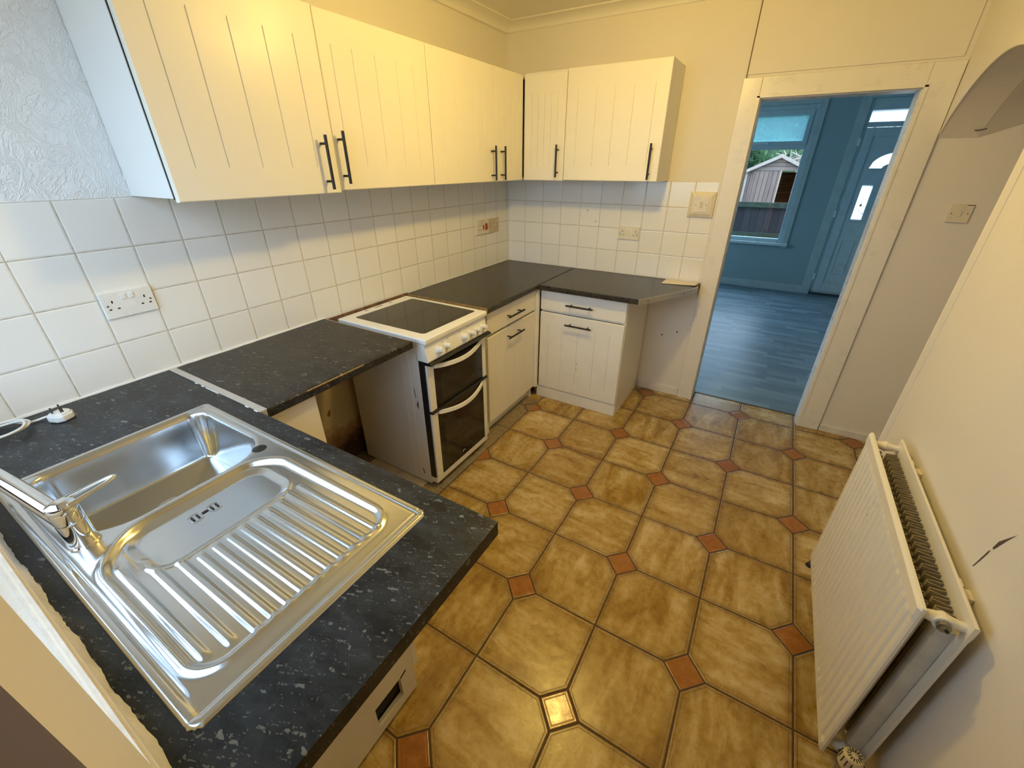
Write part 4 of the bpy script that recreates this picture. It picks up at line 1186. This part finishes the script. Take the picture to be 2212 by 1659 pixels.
double_socket((0, -.225, 1.163), 'x', .0, -.297, -.154, 1.112, 1.214, 'yellowed old double socket beside the red-switched outlet in the corner', 'plug_old', 'double sockets', False)
# cooker outlet with red switches
t = thing('cooker_outlet', (0, -.378, 1.163), 'cream cooker outlet with a socket and two red switches near the corner', 'socket')
plate(t, 'x', 0, -.457, -.301, 1.118, 1.213, M['plug_cream'], .014)
f = .014; cz = 1.165; c = -.418
bits('x', f, [(c, cz+.012, .0024, .0046, .0004), (c-.0125, cz-.014, .0038, .0024, .0004), (c+.0125, cz-.014, .0038, .0024, .0004)]).each('pin_hole', M['hole'], t)
b = MB(); b.prism([(-.376, cz-.016), (-.366, cz-.016), (-.366, cz+.013), (-.371, cz+.017), (-.376, cz+.013)], 'x', f-.001, f+.004); b.build('small_red_switch', M['red'], t)
b = MB(); b.prism([(-.346, cz-.022), (-.322, cz-.016), (-.326, cz+.020), (-.334, cz+.026), (-.346, cz+.022)], 'x', f-.001, f+.006); b.build('large_red_switch', M['red'], t)
b = MB(); b.lathe([(.003, -.001), (.0026, .0006)], (f, -.308, cz+.004), (1, 0, 0), 12); b.each('screw', M['brass_dull'], t)
# isolator switch on a deep frame
t = thing('isolator_switch', (1.43, 0, 1.35), 'cream switch on a deep square surround beside the doorway, above the back worktop', 'switch')
b = MB(); y0 = -TT; x0, x1, z0, z1 = 1.355, 1.504, 1.277, 1.424
vs = [(x0, y0, z0), (x1, y0, z0), (x1, y0, z1), (x0, y0, z1), (x0, y0-.010, z0), (x1, y0-.010, z0), (x1, y0-.010, z1), (x0, y0-.010, z1)]
i0 = .022; vs += [(x0+i0, y0-.020, z0+i0), (x1-i0, y0-.020, z0+i0), (x1-i0, y0-.020, z1-i0), (x0+i0, y0-.020, z1-i0)]
fs = [(0, 1, 5, 4), (1, 2, 6, 5), (2, 3, 7, 6), (3, 0, 4, 7), (4, 5, 9, 8), (5, 6, 10, 9), (6, 7, 11, 10), (7, 4, 8, 11), (8, 9, 10, 11), (3, 2, 1, 0)]
b.add(vs, fs); b.build('frame', M['plug_cream'], t)
plate(t, '-y', y0-.0195, 1.386, 1.472, 1.306, 1.392, M['plug_cream'], .005)
f = y0-.0245
bits('-y', f, [(1.4285, 1.350, .007, .0165, .003)]).each('rocker_switch', M['plug_old'], t)
b = MB()
for u in (1.398, 1.459): b.lathe([(.003, -.001), (.0026, .0006)], (u, f, 1.350), (0, -1, 0), 12)
b.each('screw', M['brass_dull'], t)
# light switch right of the doorway
t = thing('light_switch', (2.629, 0, 1.358), 'cream single light switch on the wall right of the doorway, inside the arch', 'switch')
plate(t, '-y', 0, 2.586, 2.672, 1.316, 1.400, M['plug_cream'], .010)
bits('-y', -.010, [(2.629, 1.358, .007, .011, .003)]).each('rocker_switch', M['plug_cream'], t)
b = MB()
for u in (2.599, 2.659): b.lathe([(.003, -.001), (.0026, .0006)], (u, -.010, 1.358), (0, -1, 0), 12)
b.each('screw', M['brass_dull'], t)
b = MB(); b.box(2.645, 2.672, -.0112, -.0098, 1.3955, 1.3985); b.build('dark_scuff', M['brass_dull'], t)
# hook in the arch
t = thing('wall_hook', (2.575, -.05, 1.74), 'small dark nail at the inner edge of the arch soffit', 'nail')
b = MB(); z_ = arch_z(-.03); b.tube([(2.583, -.03, z_+.002), (2.555, -.032, z_-.004), (2.543, -.034, z_-.003)], .002, 8); b.build('nail', M['brass_dull'], t)

# ---------------------------------------------------------------- radiator
RY0, RY1, RZ0, RZ1 = -2.158, -1.415, .155, .767
RF, RB = 2.304, 2.400
t = thing('radiator', (2.355, -1.79, RZ0), 'cream double panel radiator on the right wall', 'radiator')
def rad_panel(xf, xb, sgn):
    """pressed steel panel; ridged face at xf looking toward sgn"""
    b = MB(); ny, pitch = 0, .0333
    ys = [RY0, RY0+.004, RY0+.012]; prof = {}
    y = RY0+.018; k = 0
    n = int((RY1-RY0-.036)/pitch); p = (RY1-RY0-.036)/n
    for i in range(n):
        a = RY0+.018+i*p
        for f_, d in ((0, 0), (.12, .0), (.28, .0042), (.72, .0042), (.88, 0)): prof[round(a+f_*p, 5)] = d
    ys = sorted(set([RY0, RY0+.006] + list(prof) + [RY1-.006, RY1])); zs = [RZ0, RZ0+.007, RZ0+.028, RZ0+.040, RZ1-.046, RZ1-.034, RZ1-.007, RZ1]
    vs = []; idx = {}
    for i, y in enumerate(ys):
        for j, z in enumerate(zs):
            w = .0
            if i in (0, len(ys)-1) or j in (0, len(zs)-1): w = -.006
            elif 3 <= j <= 4: w = prof.get(round(y, 5), 0) - .0026
            idx[i, j] = len(vs); vs.append((xf + sgn*w, y, z))
    fs = [(idx[i, j], idx[i+1, j], idx[i+1, j+1], idx[i, j+1]) for i in range(len(ys)-1) for j in range(len(zs)-1)]
    o = len(vs); ring = [(i, 0) for i in range(len(ys))] + [(len(ys)-1, j) for j in range(1, len(zs))] + [(i, len(zs)-1) for i in range(len(ys)-2, -1, -1)] + [(0, j) for j in range(len(zs)-2, 0, -1)]
    nb = {}
    for k in ring: nb[k] = len(vs); vs.append((xb, ys[k[0]], zs[k[1]]))
    for a, c in zip(ring, ring[1:]+ring[:1]): fs.append((idx[a], nb[a], nb[c], idx[c]))
    fs.append(tuple(nb[k] for k in ring)); b.add(vs, fs, 0, False); return b
rad_panel(RF, RF+.012, -1).build('front_panel', M['rad'], t)
rad_panel(RB, RB-.012, 1).build('back_panel', M['rad'], t)
def convector(xa, xb, shift):
    b = MB(); pts = []; y = RY0+.055+shift; p = .0250; up = False
    while y < RY1-.050:
        pts += [(xb, y), (xb, y+.003), (xa, y+.0075), (xa, y+.0155), (xb, y+.020), ]; y += p
    th = .0011; vs = []; fs = []
    zt_, zb_ = RZ1-.040, RZ0+.045
    P = [Vector(q) for q in pts]
    for i, q in enumerate(P):
        d = (P[min(len(P)-1, i+1)]-P[max(0, i-1)]).normalized(); nn_ = Vector((-d.y, d.x))*th/2*1.6
        for s in (1, -1): vs += [(q.x+s*nn_.x, q.y+s*nn_.y, zb_), (q.x+s*nn_.x, q.y+s*nn_.y, zt_)]
    for i in range(len(P)-1):
        a = i*4; c = a+4; fs += [(a, a+1, c+1, c), (a+2, c+2, c+3, a+3), (a+1, a+3, c+3, c+1), (a, c, c+2, a+2)]
    b.add(vs, fs); return b
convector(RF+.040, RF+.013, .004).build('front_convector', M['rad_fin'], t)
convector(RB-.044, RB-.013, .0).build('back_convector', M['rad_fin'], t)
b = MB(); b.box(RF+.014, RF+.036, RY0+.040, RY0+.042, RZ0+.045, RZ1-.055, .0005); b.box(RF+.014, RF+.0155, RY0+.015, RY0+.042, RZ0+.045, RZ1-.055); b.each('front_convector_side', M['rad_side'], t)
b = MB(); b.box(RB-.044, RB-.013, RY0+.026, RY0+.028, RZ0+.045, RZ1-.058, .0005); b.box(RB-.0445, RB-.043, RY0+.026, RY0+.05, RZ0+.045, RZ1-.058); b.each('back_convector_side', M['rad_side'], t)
for yy, nm in ((RY0+.022, 'near'), (RY1-.022, 'far')):
    for zz in (RZ1-.028, RZ0+.028):
        MB().tube([(RF+.010, yy, zz), (RF+.022, yy, zz), (RF+.036, yy, zz), (RF+.048, yy, zz), (RF+.060, yy, zz), (RF+.074, yy, zz), (RB-.010, yy, zz)], [.0105, .0105, .013, .0175, .013, .0105, .0105], 18, sub=4).build('connecting_tube', M['rad'], t)
b = MB(); yy, zz = RY0+.014, RZ1-.028
b.lathe([(.0165, -.004), (.0165, .006), (.0140, .007)], (RF+.048, yy, zz), (0, -1, 0), 24); b.build('bleed_boss', M['rad'], t)
b = MB(); b.lathe([(.0125, 0), (.0125, .009), (.008, .010), (.008, .012), (.004, .0125)], (RF+.048, yy-.006, zz), (0, -1, 0), 8); b.build('bleed_plug', M['screw'], t)
b = MB(); b.lathe([(.0035, 0), (.0035, .004)], (RF+.052, yy-.0175, zz-.002), (0, -1, 0), 8); b.build('bleed_hole', M['hole'], t)
b = MB()
for yy in (RY0+.13, RY1-.13): b.box(RB, XR-.0005, yy-.015, yy+.015, RZ0+.04, RZ1-.03, .001); b.box(RB-.006, RB+.001, yy-.012, yy+.012, RZ1-.016, RZ1-.004, .001)
b.each('wall_bracket', M['rad'], t)
# thermostatic valve at the near lower end
vx, vy, vz = RF+.048, RY0-.004, RZ0+.028
b = MB(); b.tube([(vx, RY0+.02, vz), (vx, vy-.02, vz)], .011, 16); b.lathe([(.016, 0), (.016, .014)], (vx, vy-.004, vz), (0, -1, 0), 6); b.lathe([(.0145, -.030), (.0145, .018), (.018, .020), (.018, .026)], (vx, vy-.026, vz), (0, 0, 1), 18)
b.build('valve_body', M['screw'], t)
b = MB(); o_ = (vx, vy-.028, vz+.022)
b.lathe([(.018, 0), (.0225, .004), (.0235, .020), (.0225, .046), (.0185, .052), (.0180, .0515), (.001, .0530)], o_, (0, 0, 1), 40); vh = b.build('valve_head', M['valve'], t)
b = MB()
for k in range(14):
    a = 2*PI*k/14; c_, s_ = math.cos(a), math.sin(a)
    b.tube([(o_[0]+.0233*c_, o_[1]+.0233*s_, o_[2]+.020), (o_[0]+.0230*c_, o_[1]+.0230*s_, o_[2]+.045)], .0012, 6)
    b.tube([(o_[0]+.0165*c_, o_[1]+.0165*s_, o_[2]+.0525), (o_[0]+.008*c_, o_[1]+.008*s_, o_[2]+.0532)], .0011, 6)
b.each('grip_slot', M['hole'], vh)
b = MB(); b.tube([(vx, vy-.026, vz-.028), (vx, vy-.026, .0)], .0075, 14, smoothpath=False); b.build('valve_pipe', M['rad'], t)
t = thing('heating_pipe', (2.345, -1.31, 0), 'dark painted heating pipe end at floor level beside the far end of the radiator', 'pipe')
b = MB(); b.tube([(2.352, RY1+.012, .13), (2.352, RY1+.035, .09), (2.351, -1.325, .055), (2.350, -1.300, .03), (2.350, -1.298, .003)], .009, 12); b.build('pipe', M['copper'], t)
b = MB(); b.lathe([(.016, 0), (.014, .006), (.009, .008)], (2.350, -1.298, 0), (0, 0, 1), 20); b.build('pipe_collar', M['gap'], t)

# ---------------------------------------------------------------- offcuts on the floor, lamp
for x0, x1, dy_ in ((.125, .338, 0), (.341, .532, -.004)):
    o = MB().box(x0, x1, -1.800+dy_, -1.735, .0005, .007, .0012).build('floor_offcut', simple('offcut_beige', (.60, .50, .36), .4, var=.08), None, (x0, -1.77, 0))
    tag(o, 'pale tile offcut on the floor left of the cooker, %s' % ('the one nearer the wall' if x0 < .2 else 'the one nearer the room'), 'tile offcut', 'tile offcuts beside the cooker')
o = MB().box(.612, .6445, -1.745, -1.325, .0004, .004, .001).build('floor_strip', simple('strip_grey', (.23, .20, .15), .5, var=.15, scale=20), None, (.63, -1.5, 0))
tag(o, 'narrow grey cut tile strip along the foot of the cooker', 'tile strip')
t = thing('pendant_lamp', (LAMP[0], LAMP[1], ZC), 'bare bulb hanging from the kitchen ceiling on a short white flex', 'lamp')
b = MB(); b.lathe([(.045, 0), (.042, .015), (.012, .028)], (LAMP[0], LAMP[1], ZC), (0, 0, -1), 28); b.build('ceiling_rose', M['plug_w'], t)
b = MB(); b.tube([(LAMP[0], LAMP[1], ZC-.02), (LAMP[0], LAMP[1], LAMP[2]+.09)], .0035, 10); b.build('flex', M['plug_w'], t)
b = MB(); b.lathe([(.012, 0), (.017, .012), (.017, .05)], (LAMP[0], LAMP[1], LAMP[2]+.10), (0, 0, -1), 24); b.build('lamp_holder', M['plug_w'], t)
b = MB(); b.lathe([(.012, .0), (.016, .018), (.028, .040), (.030, .055), (.024, .073), (.012, .082), (.001, .084)], (LAMP[0], LAMP[1], LAMP[2]+.055), (0, 0, -1), 28); bl = b.build('bulb', M['bulb'], t)
